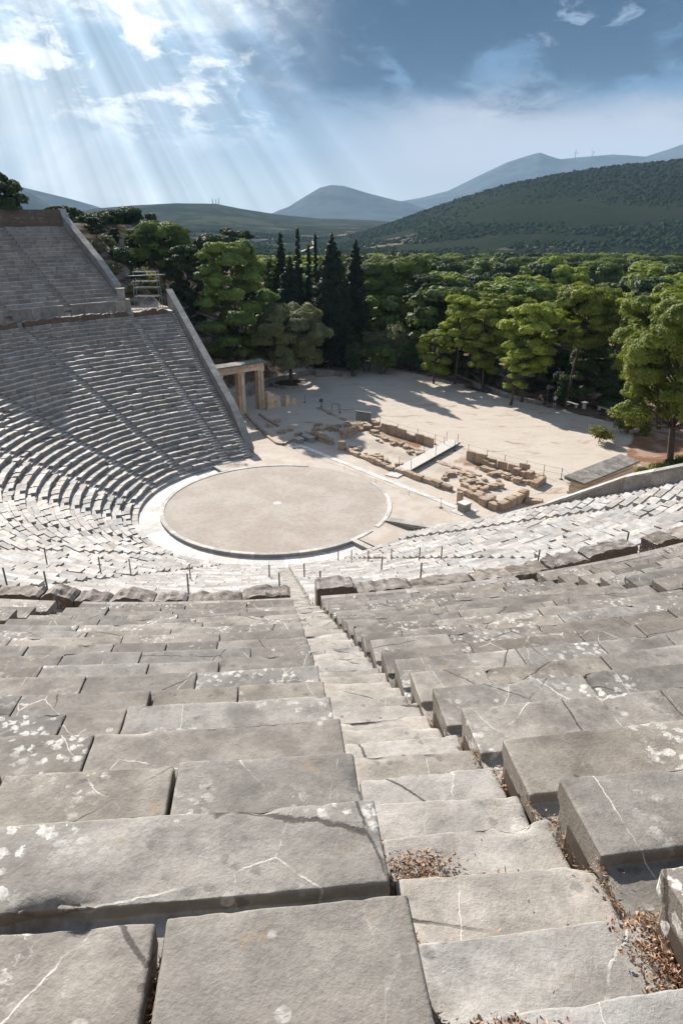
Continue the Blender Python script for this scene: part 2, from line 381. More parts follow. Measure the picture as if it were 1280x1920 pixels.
ridge([(560, 408), (640, 402), (700, 392), (745, 378), (790, 370), (840, 357), (900, 327), (950, 303), (990, 290), (1012, 284), (1030, 291), (1050, 297), (1090, 293), (1150, 288), (1210, 292), (1250, 279), (1290, 265), (1500, 262), (1900, 330)], 8200, 2200, 2000)
ridge([(-600, 380), (-200, 345), (0, 349), (35, 349), (80, 360), (130, 372), (180, 386), (230, 399), (330, 408)], 5200, 1300, 1300)
ridge([(-400, 400), (0, 358), (30, 353), (60, 363), (100, 381), (150, 397), (220, 408)], 4200, 700, 700)
ridge([(380, 396), (430, 387), (470, 394), (500, 398), (560, 405)], 8800, 1200, 1200)
def hill_left(al, s):
    foot = np.where(al < 38, 34+(al-10)*.35, 43.8+(al-38)*.55)
    wmax = 12.3 + np.clip(s-43.5, 0, 30)*.45; wmax = np.minimum(wmax, 22.5)
    slope = np.where(al < 38, .5, .22)
    h = np.minimum(np.clip(s-foot, 0, 99)*slope, wmax)
    w = 12.3*np.clip((s-32.5)/7.5, 0, 1) + np.clip(s-43.5, 0, 30)*.45
    near = np.minimum(w, 22.5)*(1-sstep(al, 11.3, 17))
    return np.where(al > 2, np.maximum(h, near), np.minimum(w, 22.5))
def slope_z(r):
    return np.where(r < 12.3, 0, np.where(r < 38, .4+(r-12.5)*.468, np.where(r < 39.7, 12.3, 13.61+.49*(r-39.71))))
def ground(x, y, n=None):
    x = np.asarray(x, float); y = np.asarray(y, float)
    al = x*A2[0]+y*A2[1]; s = x*N2[0]+y*N2[1]; r = np.hypot(x, y)
    dc = np.hypot(x-CAM[0], y-CAM[1]); az = np.degrees(np.arctan2(x-CAM[0], y-CAM[1]))
    z = -np.clip((r-62)*.022, 0, 22)
    z = z + np.where(s > 0, hill_left(al, s), 0)*np.clip(1-(r-110)/120, 0, 1)
    z = z - 1.2*sstep(al, 46.5, 49)*(s < 20)
    # cavea footprint (kept below the seats)
    inset = 1.6
    wa = np.where(r < 39.5, 5.5+.2*(np.abs(s)-13.43), 4.9)
    inside = (al < wa-inset)
    zin = np.where(r < 12.0, -.6, np.where(r < 59.3, slope_z(r)-1.1, 23.3))
    z = np.where(inside & (r < 240), np.where(r < 59.3, zin, np.where(s > 0, np.maximum(z, 21), 21.5)), z)
    z = np.where(r < 12.6, -.6, z)
    for (ra, rh, dist, wf, wb) in RIDGES:
        hz = np.interp(az, ra, rh, left=-40, right=-40)
        edge = sstep(az, ra[0], ra[0]+4)*(1-sstep(az, ra[-1]-6, ra[-1]))
        t = np.where(dc < dist, (dc-(dist-wf))/wf, 1-(dc-dist)/wb); t = np.clip(t, 0, 1)
        prof = np.where(dc < dist, t**1.25, t*t*(3-2*t))
        zr = -25 + (hz+25)*prof
        if n is not None: zr = zr + n*(hz+25)*.05*np.sin(np.pi*np.clip(t, 0, 1))
        z = np.where((t > 0) & (edge > 0), np.maximum(z, np.where(zr > z, z+(zr-z)*edge, z)), z)
    return z
def gz(x, y): return float(ground(np.array([x]), np.array([y]))[0])

def build_terrain():
    azs = np.concatenate([np.arange(-180, -42, 6), np.arange(-42, 54, .2), np.arange(54, 180, 6)])
    ds = np.concatenate([[.5, 3, 8, 14, 20, 26], np.arange(30, 175, .85), np.geomspace(175, 600, 60)[0:], np.geomspace(610, 2900, 110), np.geomspace(2950, 10400, 90)])
    nA, nD = len(azs), len(ds)
    AZ, D = np.meshgrid(np.radians(azs), ds, indexing='ij')
    X = CAM[0]+np.sin(AZ)*D; Y = CAM[1]+np.cos(AZ)*D
    nn = np.zeros_like(X)
    far = np.argwhere(D > 600)
    for i, j in far:
        s_ = 1/260. if D[i, j] < 3500 else 1/700.
        nn[i, j] = noise.fractal(Vector((X[i, j]*s_, Y[i, j]*s_, 1.3)), .9, 2.1, 5)
    Z = ground(X, Y, nn)
    al = X*A2[0]+Y*A2[1]; s = X*N2[0]+Y*N2[1]; Rr = np.hypot(X, Y)
    # surface cover
    C = np.zeros((nA, nD, 4)); C[..., 3] = 1
    sand = np.array([.52, .455, .385]); soil = np.array([.17, .105, .07]); dark = np.array([.075, .055, .035]); red = np.array([.28, .15, .095])
    forest = (al > 48.2) | (Rr > 68) | ((hill_left(al, s) > .6) & (s > 20) & ((al > 11.5) | (s > 45)))
    trench = (al > 20.6) & (al < 22.8) & (s > -10.5) & (s < 16) & ~((s < 3.2) & (s > -2.2))
    pit = (al > 16.8) & (al < 18.8) & (s > -10.5) & (s < 12)
    bed = (al > 24) & (s < -14.9+(al-31.5)*.45) & (al < 60)
    nz = np.array([[noise.noise(Vector((x*.22, y*.22, 0))) for x, y in zip(a_, b_)] if True else None for a_, b_ in zip(X, Y)]) if False else np.zeros_like(X)
    C[..., :3] = sand
    C[forest, :3] = soil*.8
    C[bed, :3] = red*.85
    C[trench, :3] = soil*1.5; C[pit, :3] = sand*.8
    pathm = (s > 38) & (s < 44) & (al < 13) & (al > -2)
    C[pathm, :3] = sand*.85
    C[(s > 43.8) & (al > -2) & (al < 40) & (Rr < 120), :3] = dark
    hill = D > 560
    C[hill, :3] = [.055, .06, .04]
    C[D > 3500, :3] = [.075, .09, .09]  # lighter blue-grey far away: some distance haze put into the cover colour
    dk = (D > 560) & (D < 2000) & (AZ > R(1.5)); C[dk, :3] = [.026, .032, .018]
    me = bpy.data.meshes.new('ground')
    V = np.stack([X, Y, Z], -1).reshape(-1, 3)
    idx = np.arange(nA*nD).reshape(nA, nD); i2 = np.roll(idx, -1, axis=0)
    Fq = np.stack([idx[:, :-1], idx[:, 1:], i2[:, 1:], i2[:, :-1]], -1).reshape(-1, 4)
    me.vertices.add(len(V)); me.vertices.foreach_set('co', V.ravel())
    me.loops.add(Fq.size); me.loops.foreach_set('vertex_index', Fq.ravel())
    me.polygons.add(len(Fq)); me.polygons.foreach_set('loop_start', np.arange(0, Fq.size, 4)); me.polygons.foreach_set('loop_total', np.full(len(Fq), 4))
    me.polygons.foreach_set('use_smooth', np.ones(len(Fq), bool))
    me.update(calc_edges=True)
    ca = me.color_attributes.new('cover', 'FLOAT_COLOR', 'POINT'); ca.data.foreach_set('color', C.reshape(-1))
    m, k, bs = newmat('ground_cover'); P, N = pos(k)
    c = k.attr('cover', 'Color'); rad = k.v('LENGTH', P)
    n1 = k.noise(P, .35, 6, .6); n2 = k.noise(P, 3.2, 6, .65); n3 = k.noise(P, 22, 4, .7)
    fine = k.m('ADD', k.m('MULTIPLY', n2, .45), k.m('MULTIPLY', n3, .4))
    nearc = k.v('SCALE', c, k.m('ADD', .62, k.m('MULTIPLY', fine, .9)))
    # reddish earth showing through the raked sand, wheel and foot tracks
    rx = k.noise(k.v('MULTIPLY', P, (.5, 1.1, 1)), .42, 5, .62, 1.2)
    nearc = k.mix(k.m('MULTIPLY', k.ss(rx, .57, .70), .75), nearc, (.27, .17, .12))
    tr = k.noise(k.v('MULTIPLY', P, (.35, 1.6, 1)), .8, 5, .6, .8)
    nearc = k.mix(k.m('MULTIPLY', k.ss(tr, .52, .66), .35), nearc, (.36, .30, .25))
    nearc = k.mix(k.m('MULTIPLY', k.ss(n1, .55, .42), .3), nearc, (.60, .54, .47))
    # far slopes: scrub over tan soil, terraced fields
    f1 = k.noise(P, .0042, 8, .62); f2 = k.noise(P, .022, 6, .7); f3 = k.voro(k.v('ADD', P, k.v('SCALE', k.noise(P, .02, 3, .5, col=True), 40)), .0055)
    scrub = k.ss(k.m('ADD', k.m('MULTIPLY', f1, .5), k.m('MULTIPLY', f2, .5)), .44, .54)
    fc = k.mix(scrub, k.v('SCALE', c, 1.0), (.018, .026, .014))
    zz = k.sep(P)[2]
    tan = k.m('MULTIPLY', k.ss(k.noise(k.v('MULTIPLY', P, (1, 1, 4)), .0052, 5, .6), .56, .63), k.ss(k.m('ADD', zz, k.m('MULTIPLY', k.m('SUBTRACT', f1, .5), 60)), 10, -12))
    fc = k.mix(k.m('MULTIPLY', tan, k.ss(f2, .62, .46)), fc, k.mix(k.ss(rad, 1500, 2300), (.24, .18, .125), (.12, .10, .075)))
    fc = k.mix(k.ss(rad, 3600, 4500), fc, k.mix(k.ss(f1, .42, .58), (.085, .10, .10), (.05, .062, .06)))  # mountains tinted blue-grey, helping the haze volume through their colour
    col = k.mix(k.ss(rad, 420, 600), nearc, fc)
    k.l.new(col, bs.inputs['Base Color']); bs.inputs['Roughness'].default_value = 1; bs.inputs['Specular IOR Level'].default_value = 0
    bump(k, bs, k.m('ADD', fine, k.m('MULTIPLY', n1, .5)), .6, .05)
    me.materials.append(m)
    o = bpy.data.objects.new('ground', me); COL.objects.link(o); o['kind'] = 'structure'
    return m
MG = build_terrain()

def build_orchestra():
    m, k, bs = newmat('beaten_earth'); P, N = pos(k)
    n1 = k.noise(P, .28, 4, .55); n2 = k.noise(P, 2.4, 6, .7); n3 = k.noise(P, 14, 6, .75); n4 = k.noise(P, 55, 2, .6)
    col = k.mix(k.ss(n1, .4, .62), (.385, .33, .28), (.445, .395, .345))
    col = k.v('SCALE', col, k.m('ADD', -.05, k.m('ADD', k.m('MULTIPLY', n3, 1.25), k.m('MULTIPLY', n2, .85))))
    col = k.mix(k.m('MULTIPLY', k.ss(n2, .56, .68), .4), col, (.27, .23, .19))
    k.l.new(col, bs.inputs['Base Color']); bump(k, bs, k.m('ADD', n3, n4), .8, .03)
    mb = MB(); n = 128
    V = [(0, 0, 0)]+[(9.8*math.cos(2*math.pi*i/n), 9.8*math.sin(2*math.pi*i/n), 0) for i in range(n)]
    mb.add(V, [(0, 1+i, 1+(i+1) % n) for i in range(n)])
    o = mb.build('orchestra_floor', m); o['kind'] = 'structure'
    # sand between the circle and the stage foundations, lying over the sunk gutter zone
    mb = MB()
    for (a, b) in ((94, 180), (180, 266)):
        for i in range(48):
            p0 = a+(b-a)*i/48; p1 = a+(b-a)*(i+1)/48
            ra = 9.8
            def lim(ph):
                u = ud(ph); al = u@A2
                return 13.9
            q = [ud(p0)*ra, ud(p1)*ra, ud(p1)*lim(p1), ud(p0)*lim(p0)]
            mb.add([(v[0], v[1], .004) for v in q], [(0, 1, 2, 3)])
    o = mb.build('path', MG2(), None, fix=True); o['kind'] = 'structure'
def MG2():
    m, k, bs = newmat('pale_grit'); P, N = pos(k)
    n1 = k.noise(P, .5, 5, .6); n2 = k.noise(P, 5, 6, .7); n3 = k.noise(P, 24, 5, .7)
    col = k.mix(k.ss(n1, .4, .62), (.44, .37, .31), (.51, .455, .395))
    col = k.v('SCALE', col, k.m('ADD', .6, k.m('ADD', k.m('MULTIPLY', n3, .5), k.m('MULTIPLY', n2, .3))))
    k.l.new(col, bs.inputs['Base Color']); bump(k, bs, n3, .6, .02); return m
build_orchestra()

# ring paving, kerb, steps at the foot of the seats
full = lambda r, ph: ud(ph)*r
mb = MB()
for ph in np.arange(-92, 92, 6):
    mb.sweep([(10.12, -.22), (12.1, -.22), (12.1, -.5), (10.12, -.5)], np.linspace(ph, min(92, ph+5.93), 4), lambda r, p_: rp(r, p_) if r > 11 else ud(p_)*r, tone=random.random())
o = mb.build('ring_pavement', M['paving'], fix=True); o['kind'] = 'structure'
kerb = thing('kerb_ring', 'low white stone kerb circling the round orchestra floor', 'kerb', (0, 0, 0))
def kerb_part(a, b):
    mb = MB(); ph = a
    while ph < b-.3:
        e = min(b, ph+random.uniform(8, 11))
        mb.sweep([(9.77, -.3), (9.77, .035), (9.79, .05), (10.12, .05), (10.15, .03), (10.15, -.3)], np.linspace(ph, e-.05, 6), full, tone=random.random(), dz=[random.uniform(-.004, .004)]*6)
        ph = e
    mb.build('kerb_segment', M['kerb'], kerb, fix=True)
kerb_part(-143, -100); kerb_part(-99.9, 0); kerb_part(0.1, 104.5); kerb_part(109.5, 171)
mb = MB(); mb.sweep([(0, .012), (.36, .012), (.38, 0.0), (.38, -.05), (0, -.05)], np.linspace(0, 360, 33), full, caps=False)
mb.add([(.07*math.cos(t), .07*math.sin(t), .016) for t in np.linspace(0, 2*math.pi, 13)[:-1]], [tuple(range(12))], .2)
tag(mb.build('altar_stone', M['kerb'], fix=True), 'round white altar stone set in the middle of the orchestra floor', 'stone disc')
for i, (ph, L) in enumerate(((91.5, 'pale threshold slab bridging the gutter at the right end of the ring'), (-93.5, 'pale threshold slab bridging the gutter at the left end of the ring'))):
    mb = MB(); c = ud(ph)*11.05; mb.box((c[0], c[1], -.2), 1.9, .5, .27, R(AX+180+ph), .3)
    tag(mb.build('threshold_slab', M['kerb']), L, 'stone slab', 'threshold slabs across the gutter')
gutter = thing('gutter_step', 'low stepped stone border between the white gutter ring and first seats', 'stone step')
mb = MB(); ph = -108
while ph < 92:
    e = min(92, ph+random.uniform(4.5, 7)); dz = random.uniform(-.05, .02)
    if 54 < ph+2 < 58.5 and mb.V: mb.build('step_block', M['seat'], gutter, fix=True); mb = MB()
    if not (54 < ph+2 < 58.5):
        mb.sweep([(11.92, -.4), (11.92, .02+dz), (11.95, .04+dz), (12.56, .04+dz), (12.56, -.4)], np.linspace(ph, e-.12, 4), rp, tone=random.random())
    ph = e
mb.build('step_block', M['seat'], gutter, fix=True)

# ------------------------------------------------------------------ seats
def block_prof(r, z, p, h, sd, cdp):
    return [(r+.05, z-h-.10), (r+.045, z-.11), (r, z-.075), (r+.002, z-.014), (r+.018, z), (r+sd, z), (r+sd+.012, z-.014), (r+sd+.014, z-cdp), (r+p+.03, z-cdp), (r+p+.03, z-h-.10)]
def seat_row(mb, r, z, a, b, p, h, sd, cdp, lo=.85, hi=1.5, jit=1.0, dmg=.05):
    if b <= a: return
    L = (b-a)*math.pi/180*r; n = max(1, round(L/random.uniform(lo, hi)))
    cuts = [a+(b-a)*(i+(random.uniform(-.22, .22) if 0 < i < n else 0))/n for i in range(n+1)]
    for i in range(n):
        g = random.uniform(.006, .02)*57.3/r
        dz = random.gauss(0, .011)*jit; dr = random.gauss(0, .014)*jit; t = random.random()
        sdd = sd*random.uniform(.9, 1.08)
        if random.random() < dmg: dz -= random.uniform(.03, .13); dr += random.uniform(0, .12)
        ps = np.linspace(cuts[i]+g, cuts[i+1]-g, 3); tl = random.gauss(0, .012)*jit
        mb.sweep(block_prof(r+dr, z+dz, p-dr*.9, h, sdd, cdp), ps, rp, tone=t, dz=[-tl, random.gauss(0, .003), tl])
    # bedding under and behind the blocks
    mb.sweep([(r+.12, z-h-.2), (r+.12, z-.2), (r+p+.1, z-.2), (r+p+.1, z-h-.2)], np.linspace(a, b, max(3, int((b-a)/4)+2)), rp, tone=.02)

WB = 19.05
LST = [WB*i for i in range(-5, 6)]
def st_half(r): return .38 if r < 39 else .375+(r-39.7)*.0107
def lower_bounds(w, r):
    """row limits of lower wedge w (0 = at the left end wall ... 11)"""
    a = phi_end(r, -1, .95) if w == 0 else LST[w-1]+math.degrees(st_half(r)/r)
    b = phi_end(r, 1, .95) if w == 11 else LST[w]-math.degrees(st_half(r)/r)
    return a, b
ORD = ['the one against the left end wall', 'second from the left end wall', 'third from the left end wall', 'fourth from the left end wall', 'fifth from the left end wall', 'sixth from the left end wall', 'seventh from the left end wall', 'second left of the straight camera stairs', 'immediately left of the straight camera stairs', 'immediately right of the straight camera stairs', 'second from the right end wall', 'the one against the right end wall']
lower = []
for w in range(12):
    a, b = lower_bounds(w, 25); c = rp(25, (a+b)/2)
    t = thing('seating_wedge', 'lower wedge of curved limestone seat rows, '+ORD[w], 'stone seating', (c[0], c[1], 5.5), 0, 'lower wedges of stone seats')
    lower.append(t)
    for i in range(34):
        r = LR0+LP*i; z = LZ0+LH*i; a, b = lower_bounds(w, r)
        mb = MB(); j = 1.6 if i < 3 else 1.0
        seat_row(mb, r, z, a, b, LP, LH, .41, .055, .8, 1.35, j*1.7, .22 if i < 2 else .13)
        if mb.V: mb.build('seat_row', M['seat'], t)
# irregular backrest blocks along the top row of the lower tier
def rough_block(mb, r0, r1, z0, z1, a, b, amp=.06, seed=0, lump=0):
    nr, nz_, L = 5, 5, (b-a)*math.pi/180*r0; nl = max(6, int(L/.09))
    ring = []
    for i in range(nz_): ring.append((0, i/nz_))
    for i in range(nr): ring.append((i/nr, 1))
    for i in range(nz_): ring.append((1, 1-i/nz_))
    ring.append((1, 0))
    V = []; m = len(ring)
    for j in range(nl+1):
        u = j/nl; ph = a+(b-a)*u; e = min(u, 1-u)*L
        top = z1 - lump*(1-math.sin(math.pi*min(1, max(0, u))))*.5 + (.06+.8*lump)*noise.noise(Vector((u*L*1.3+seed, 3.1, seed)))+.06*noise.noise(Vector((u*L*5+seed, 1.1, seed)))
        if e < .05: top -= (.05-e)
        for (q, hgt) in ring:
            rr = r0+(r1-r0)*q; zz = z0+(top-z0)*hgt
            P_ = Vector((ph*math.pi/180*r0*3+seed*7, rr*3, zz*3))
            d = noise.noise_vector(P_*1.3)*amp+noise.noise_vector(P_*3.7)*amp*.4
            rr += d.y; zz += d.z*(1 if hgt > 0 else 0); p2 = rp(rr, ph+math.degrees(d.x/r0)*(.5 if 0 < j < nl else .2))
            V.append((p2[0], p2[1], zz))
    Fc = []
    for j in range(nl):
        for i in range(m-1): Fc.append((j*m+i, (j+1)*m+i, (j+1)*m+i+1, j*m+i+1))
    Fc.append(tuple(range(m))); Fc.append(tuple(nl*m+i for i in range(m-1, -1, -1)))
    mb.add(V, Fc, random.random(), False)
for w in range(12):
    a, b = lower_bounds(w, 37.6); near = 6 <= w <= 11
    ph = a
    while ph < b-.4:
        Lm = random.uniform(1.1, 2.1) if w >= 9 else random.uniform(.8, 1.7)
        e = min(b, ph+math.degrees(Lm/37.6))
        if b-e < .8: e = b
        keep = random.random() < (.97 if w >= 9 else .84)
        at_stair = (w == 8 and e >= b-.01) or (w == 9 and ph <= a+.01)
        if keep or at_stair:
            mb = MB(); sd_ = random.random()*50
            top = 12.70+random.uniform(-.11, .07)+(.12 if at_stair else 0)-(.10 if w >= 10 else 0)-(.1 if w < 8 else 0)
            rough_block(mb, 37.25+random.uniform(0, .08), 37.92+random.uniform(-.06, .05), 11.5, top, ph+.03, e-.04, .05 if near else .04, sd_, random.uniform(.0, .22) if (w <= 8 and not at_stair) else random.uniform(0, .06))
            mb.build('backrest_block', M['rough'], lower[w], fix=True)
        ph = e
# walkway between the tiers
mb = MB(); e0, e1 = phi_end(38.6, -1, .2), phi_end(38.6, 1, .2)
ph = e0
while ph < e1:
    e = min(e1, ph+random.uniform(1.5, 3)); z = 12.22+random.uniform(-.01, .01)
    mb.sweep([(37.8, z-.6), (37.8, z), (39.9, z), (39.9, z-.6)], np.linspace(ph, e-.02, 3), rp, tone=random.random()); ph = e
tag(mb.build('walkway', M['wall'], fix=True), kind='structure')

# ------------------------------------------------------------------ detailed slabs near the camera
def dense_profile(pts, step, rad=.011):
    out = []
    n = len(pts)
    for i in range(n-1):
        a = np.array(pts[i]); b = np.array(pts[i+1]); L = np.linalg.norm(b-a)
        d = (b-a)/L; ra = rad if i > 0 else 0; rb = rad if i < n-2 else 0
        ra = min(ra, L*.4); rb = min(rb, L*.4)
        k = max(1, int(round((L-ra-rb)/step)))
        for j in range(k+1): out.append(a+d*(ra+(L-ra-rb)*j/k))
        if i < n-2:
            c = np.array(pts[i+2]); d2 = (c-b)/np.linalg.norm(c-b); r2 = min(rad, np.linalg.norm(c-b)*.4)
            p0 = b-d*rb; p2 = b+d2*r2
            for t in (.33, .67): out.append((1-t)**2*p0+2*t*(1-t)*b+t*t*p2)
    return np.array(out)
def slab(mb, prof, step, a, b, r0, tone, seed, amp=1.0, chip=1.0, tilt=0.0, dz=0.0, dr=0.0, round_end=.02, rot=0.0):
    P = dense_profile(prof, step); m = len(P)
    T = np.gradient(P, axis=0); T /= np.linalg.norm(T, axis=1)[:, None]+1e-9; Nn = np.stack([-T[:, 1], T[:, 0]], 1)
    L = (b-a)*math.pi/180*r0; n = max(3, int(L/step)); us = list(np.linspace(0, L, n+1))
    us = sorted(set([0, .006, .014, .024, .04]+us[2:-2]+[L-.04, L-.024, L-.014, L-.006, L]))
    # edge weight for chipping: near corners of the profile
    turn = np.zeros(m); turn[1:-1] = np.linalg.norm(np.diff(T, axis=0)[:-1]+np.diff(T, axis=0)[1:], axis=1)
    ew = np.zeros(m)
    arc = np.concatenate([[0], np.cumsum(np.linalg.norm(np.diff(P, axis=0), axis=1))])
    for c in np.where(turn > .35)[0]: ew = np.maximum(ew, np.exp(-((arc-arc[c])/.035)**2))
    V = []
    for u in us:
        ph = a+math.degrees(u/r0); e = min(u, L-u)
        ins = 0 if e > round_end else round_end-math.sqrt(max(0, round_end**2-(round_end-e)**2))
        endw = math.exp(-(e/.05)**2)
        for i in range(m):
            q = Vector((u+seed*3.7, P[i, 0]*1.0+seed, P[i, 1]+seed*1.3))
            d = .012*noise.noise(q*1.1)+.006*noise.noise(q*3.7)+.0032*noise.noise(q*11)
            d += .0022*noise.noise(q*27)
            d *= amp
            cw = max(ew[i], endw*.7)
            ch = max(0.0, noise.noise(q*3.0+Vector((9, 9, 9)))-.34)*.12+max(0.0, noise.noise(q*12)-.1)*.014
            d -= cw*ch*chip
            d -= ins
            rr = P[i, 0]+Nn[i, 0]*d+dr+rot*(u-L/2); zz = P[i, 1]+Nn[i, 1]*d+dz+tilt*(u/L-.5)
            p2 = rp(rr, ph); V.append((p2[0], p2[1], zz))
    Fc = []; nu = len(us)
    for j in range(nu-1):
        for i in range(m-1): Fc.append((j*m+i, j*m+i+1, (j+1)*m+i+1, (j+1)*m+i))
    mb.add(V, Fc, tone, True)
    mb.add(V[:m], [tuple(range(m-1, -1, -1))], tone); mb.add(V[-m:], [tuple(range(m))], tone)
# joints read off the photograph (angle along the row); negative = wide gap
LJ = {17: [55.54], 16: [], 15: [55.30, 54.09], 14: [54.42, 53.2], 13: [53.82, 54.44], 12: [54.46, 55.53, 52.9], 11: [53.32], 10: [52.27, 53.95, 55.07], 9: [52.18, 53.57, 55.52], 8: [51.05, 52.75, 53.79, 54.8]}
RJ = {17: [59.0], 16: [59.9], 15: [60.2], 14: [59.7], 13: [59.48], 12: [58.68, 60.3], 11: [59.58, 60.9], 10: [61.16, 62.29], 9: [59.2, 61.0]}
UST = [9.525*i for i in range(-9, 10)]
def in_view(phs, rs, zs, m=260):
    for ph in phs:
        for r, z in zip(rs, zs):
            q = rp(r, ph); d = np.array([q[0], q[1], z])-CAM; w = d@_f
            if w <= .3: continue
            x = 640+F*(d@_r)/w; y = 960-F*(d@_u)/w
            if -m < x < 1280+m and -m < y < 1920+m: return True
    return False
def upper_bounds(w, r):
    n = len(UST)
    a = phi_end(r, -1, .95, uwall_al) if w == 0 else UST[w-1]+.0+math.degrees(st_half(r)/r)
    b = phi_end(r, 1, .95, uwall_al) if w == n else UST[w]+.0-math.degrees(st_half(r)/r)
    return a, b
UNAME = {}
def lift(k): return float(np.interp(k, [11, 12, 13, 14, 15, 16, 17, 18, 20], [0, .01, .05, .10, .145, .15, .115, .11, .10]))
UROWS = 21
cnt = 0
ulabels = {0: 'upper wedge of dark seat rows against the far left end wall, below the retaining wall', 1: 'upper wedge of dark stone seat rows, second from the far left end wall', 2: 'upper wedge of dark stone seat rows, third from the far left end wall',
 14: 'upper wedge of worn grey slabs at the left edge, one stair further left', 15: 'upper wedge of large worn grey stone slabs immediately left of the camera stairs', 16: 'upper wedge of large worn grey stone slabs immediately right of the camera stairs', 17: 'upper wedge of worn grey stone slabs at the right edge, one stair further right', 13: 'upper wedge of stone slabs two stairs left of the camera stairs', 18: 'upper wedge of stone slabs two stairs right of the camera stairs'}
for w in range(len(UST)+1):
    a, b = upper_bounds(w, 48)
    if not in_view(np.linspace(a, b, 5), [UR0, 44, 50, 57], [UZ0, 15.7, 18.6, 22.1]): continue
    c = rp(47, (a+b)/2)
    near = abs((a+b)/2-57.15) < 15
    t = thing('seating_wedge', ulabels.get(w, 'upper wedge of dark stone seat rows near the left edge of the frame'), 'stone seating', (c[0], c[1], 17), 0, 'upper wedges of stone seats')
    UNAME[w] = t
    for kk in range(UROWS+ (0 if not near else 0)):
        r = UR0+UP*kk; z = UZ0+UH*kk+(lift(kk) if near else 0); a, b = upper_bounds(w, r)
        close = abs((a+b)/2-57.15) < 6
        if not near or kk < 4 or kk >= 19:
            if near and kk >= 19 and False: continue
            mb = MB(); seat_row(mb, r, z, a, b, UP, UH, .50, .09, 1.0, 1.8, 1.0, .06)
            if not mb.V: continue
            if near:
                mb.build('seat_row', M['near'], t)
            else: mb.build('seat_row', M['seat'], t)
            continue
        # bedding strip is the row itself, slabs are its sub-parts
        mb = MB(); mb.sweep([(r+.14, z-UH-.2), (r+.14, z-.17), (r+UP+.1, z-.17), (r+UP+.1, z-UH-.2)], np.linspace(a, b, 12), rp, tone=.02)
        row = mb.build('seat_row', M['soil'], t)
        J = (LJ if w == 15 else RJ if w == 16 else {}).get(kk, None)
        cuts = [a, b]
        if J: cuts += [j for j in J if a+.5 < j < b-.5]
        cuts.sort()
        # fill long spans
        out = [cuts[0]]
        for c1 in cuts[1:]:
            L = (c1-out[-1])*math.pi/180*r
            lim_ = 2.9 if kk >= 14 else 2.0
            n = max(1, int(round(L/lim_ + .15)))
            s0 = out[-1]
            for i in range(1, n+1):
                out.append(c1 if i == n else s0+(c1-s0)*(i+random.uniform(-.15, .15))/n)
        res = .03 if (kk >= 13 and close) else (.05 if kk >= 9 and close else .09)
        for i in range(len(out)-1):
            q = rp(r, (out[i]+out[i+1])/2)
            g = random.uniform(.003, .011)*57.3/r
            ga = gb = g
            if w == 15 and kk == 12 and abs(out[i]-54.46) < .01: ga = g*5
            if w == 15 and abs(out[i]-LJ[15][0]) < .01 and kk == 15: ga = g*2.2
            if w == 15 and kk == 17 and abs(out[i]-55.54) < .01: ga = g*4
            seen = in_view([out[i], (out[i]+out[i+1])/2, out[i+1]], [r], [z], 90)
            rs_ = res if seen else .12
            sd = (.50 if kk >= 15 else .54)*random.uniform(.96, 1.05); cdp = (.066 if kk >= 15 else .05)+random.uniform(-.010, .010)
            prof = [(r+.06, z-UH-.08), (r+.05, z-.15), (r, z-.12), (r, z), (r+sd, z), (r+sd+.012, z-cdp), (r+UP+.05, z-cdp)]
            mb = MB(); cnt += 1
            am = 1.0; dzz = random.gauss(0, .010); tl = random.gauss(0, .014); drr = random.gauss(0, .010)
            if kk == 16 and w == 15: dzz = .01; tl = 0
            if kk == 15 and w == 15 and out[i] < 55: dzz = -.02; drr = .02
            slab(mb, prof, rs_, out[i]+ga, out[i+1]-gb, r, random.random(), cnt*1.37 % 61, am, 1.0, tl, dzz, drr, .015)
            mb.build('stone_slab', M['near'], row)

# ------------------------------------------------------------------ stairs
def stair_steps(r0, p, z0, h, cdp, n, tier):
    out = []
    for kk in range(n):
        r = r0+p*kk; zb = z0+h*kk-cdp
        out.append((r-.01, r+p/2+.03, zb-h/2)); out.append((r+p/2-.01, r+p+.03, zb))
    return out
def simple_stair(phi, st, half, name, label, mat, loc_r):
    mb = MB(); c = rp(loc_r, phi)
    for (ra, rb, z) in st:
        hw = math.degrees(half(ra)/ra)+.03; dzz = random.gauss(0, .008)
        mb.sweep([(ra, z-.35), (ra, z-.01), (ra+.01, z), (rb, z), (rb, z-.35)], [phi-hw, phi, phi+hw], rp, tone=random.random(), dz=[dzz-.004, dzz-.01, dzz+.003])
    o = mb.build(name, mat, None, (c[0], c[1], st[len(st)//2][2]), fix=True); tag(o, label, 'stairs', 'stairs between the wedges'); return o
LSTEPS = stair_steps(LR0, LP, LZ0, LH, .055, 34, 0)
lower_lab = ['nearest the left end wall', 'second from the left end wall', 'third from the left end wall', 'fourth from the left end wall', 'fifth from the left end wall', 'sixth from the left end wall, curving down the bowl', 'seventh from the left end wall', 'second one left of the straight camera stairs', 'the straight flight below the camera', 'nearest the right end wall but one', 'nearest the right end wall']
for i, ph in enumerate(LST):
    if i == 8: continue
    simple_stair(ph, LSTEPS, lambda r: .38, 'stairway', 'lower flight of stone steps, '+lower_lab[i], M['seat'], 25)
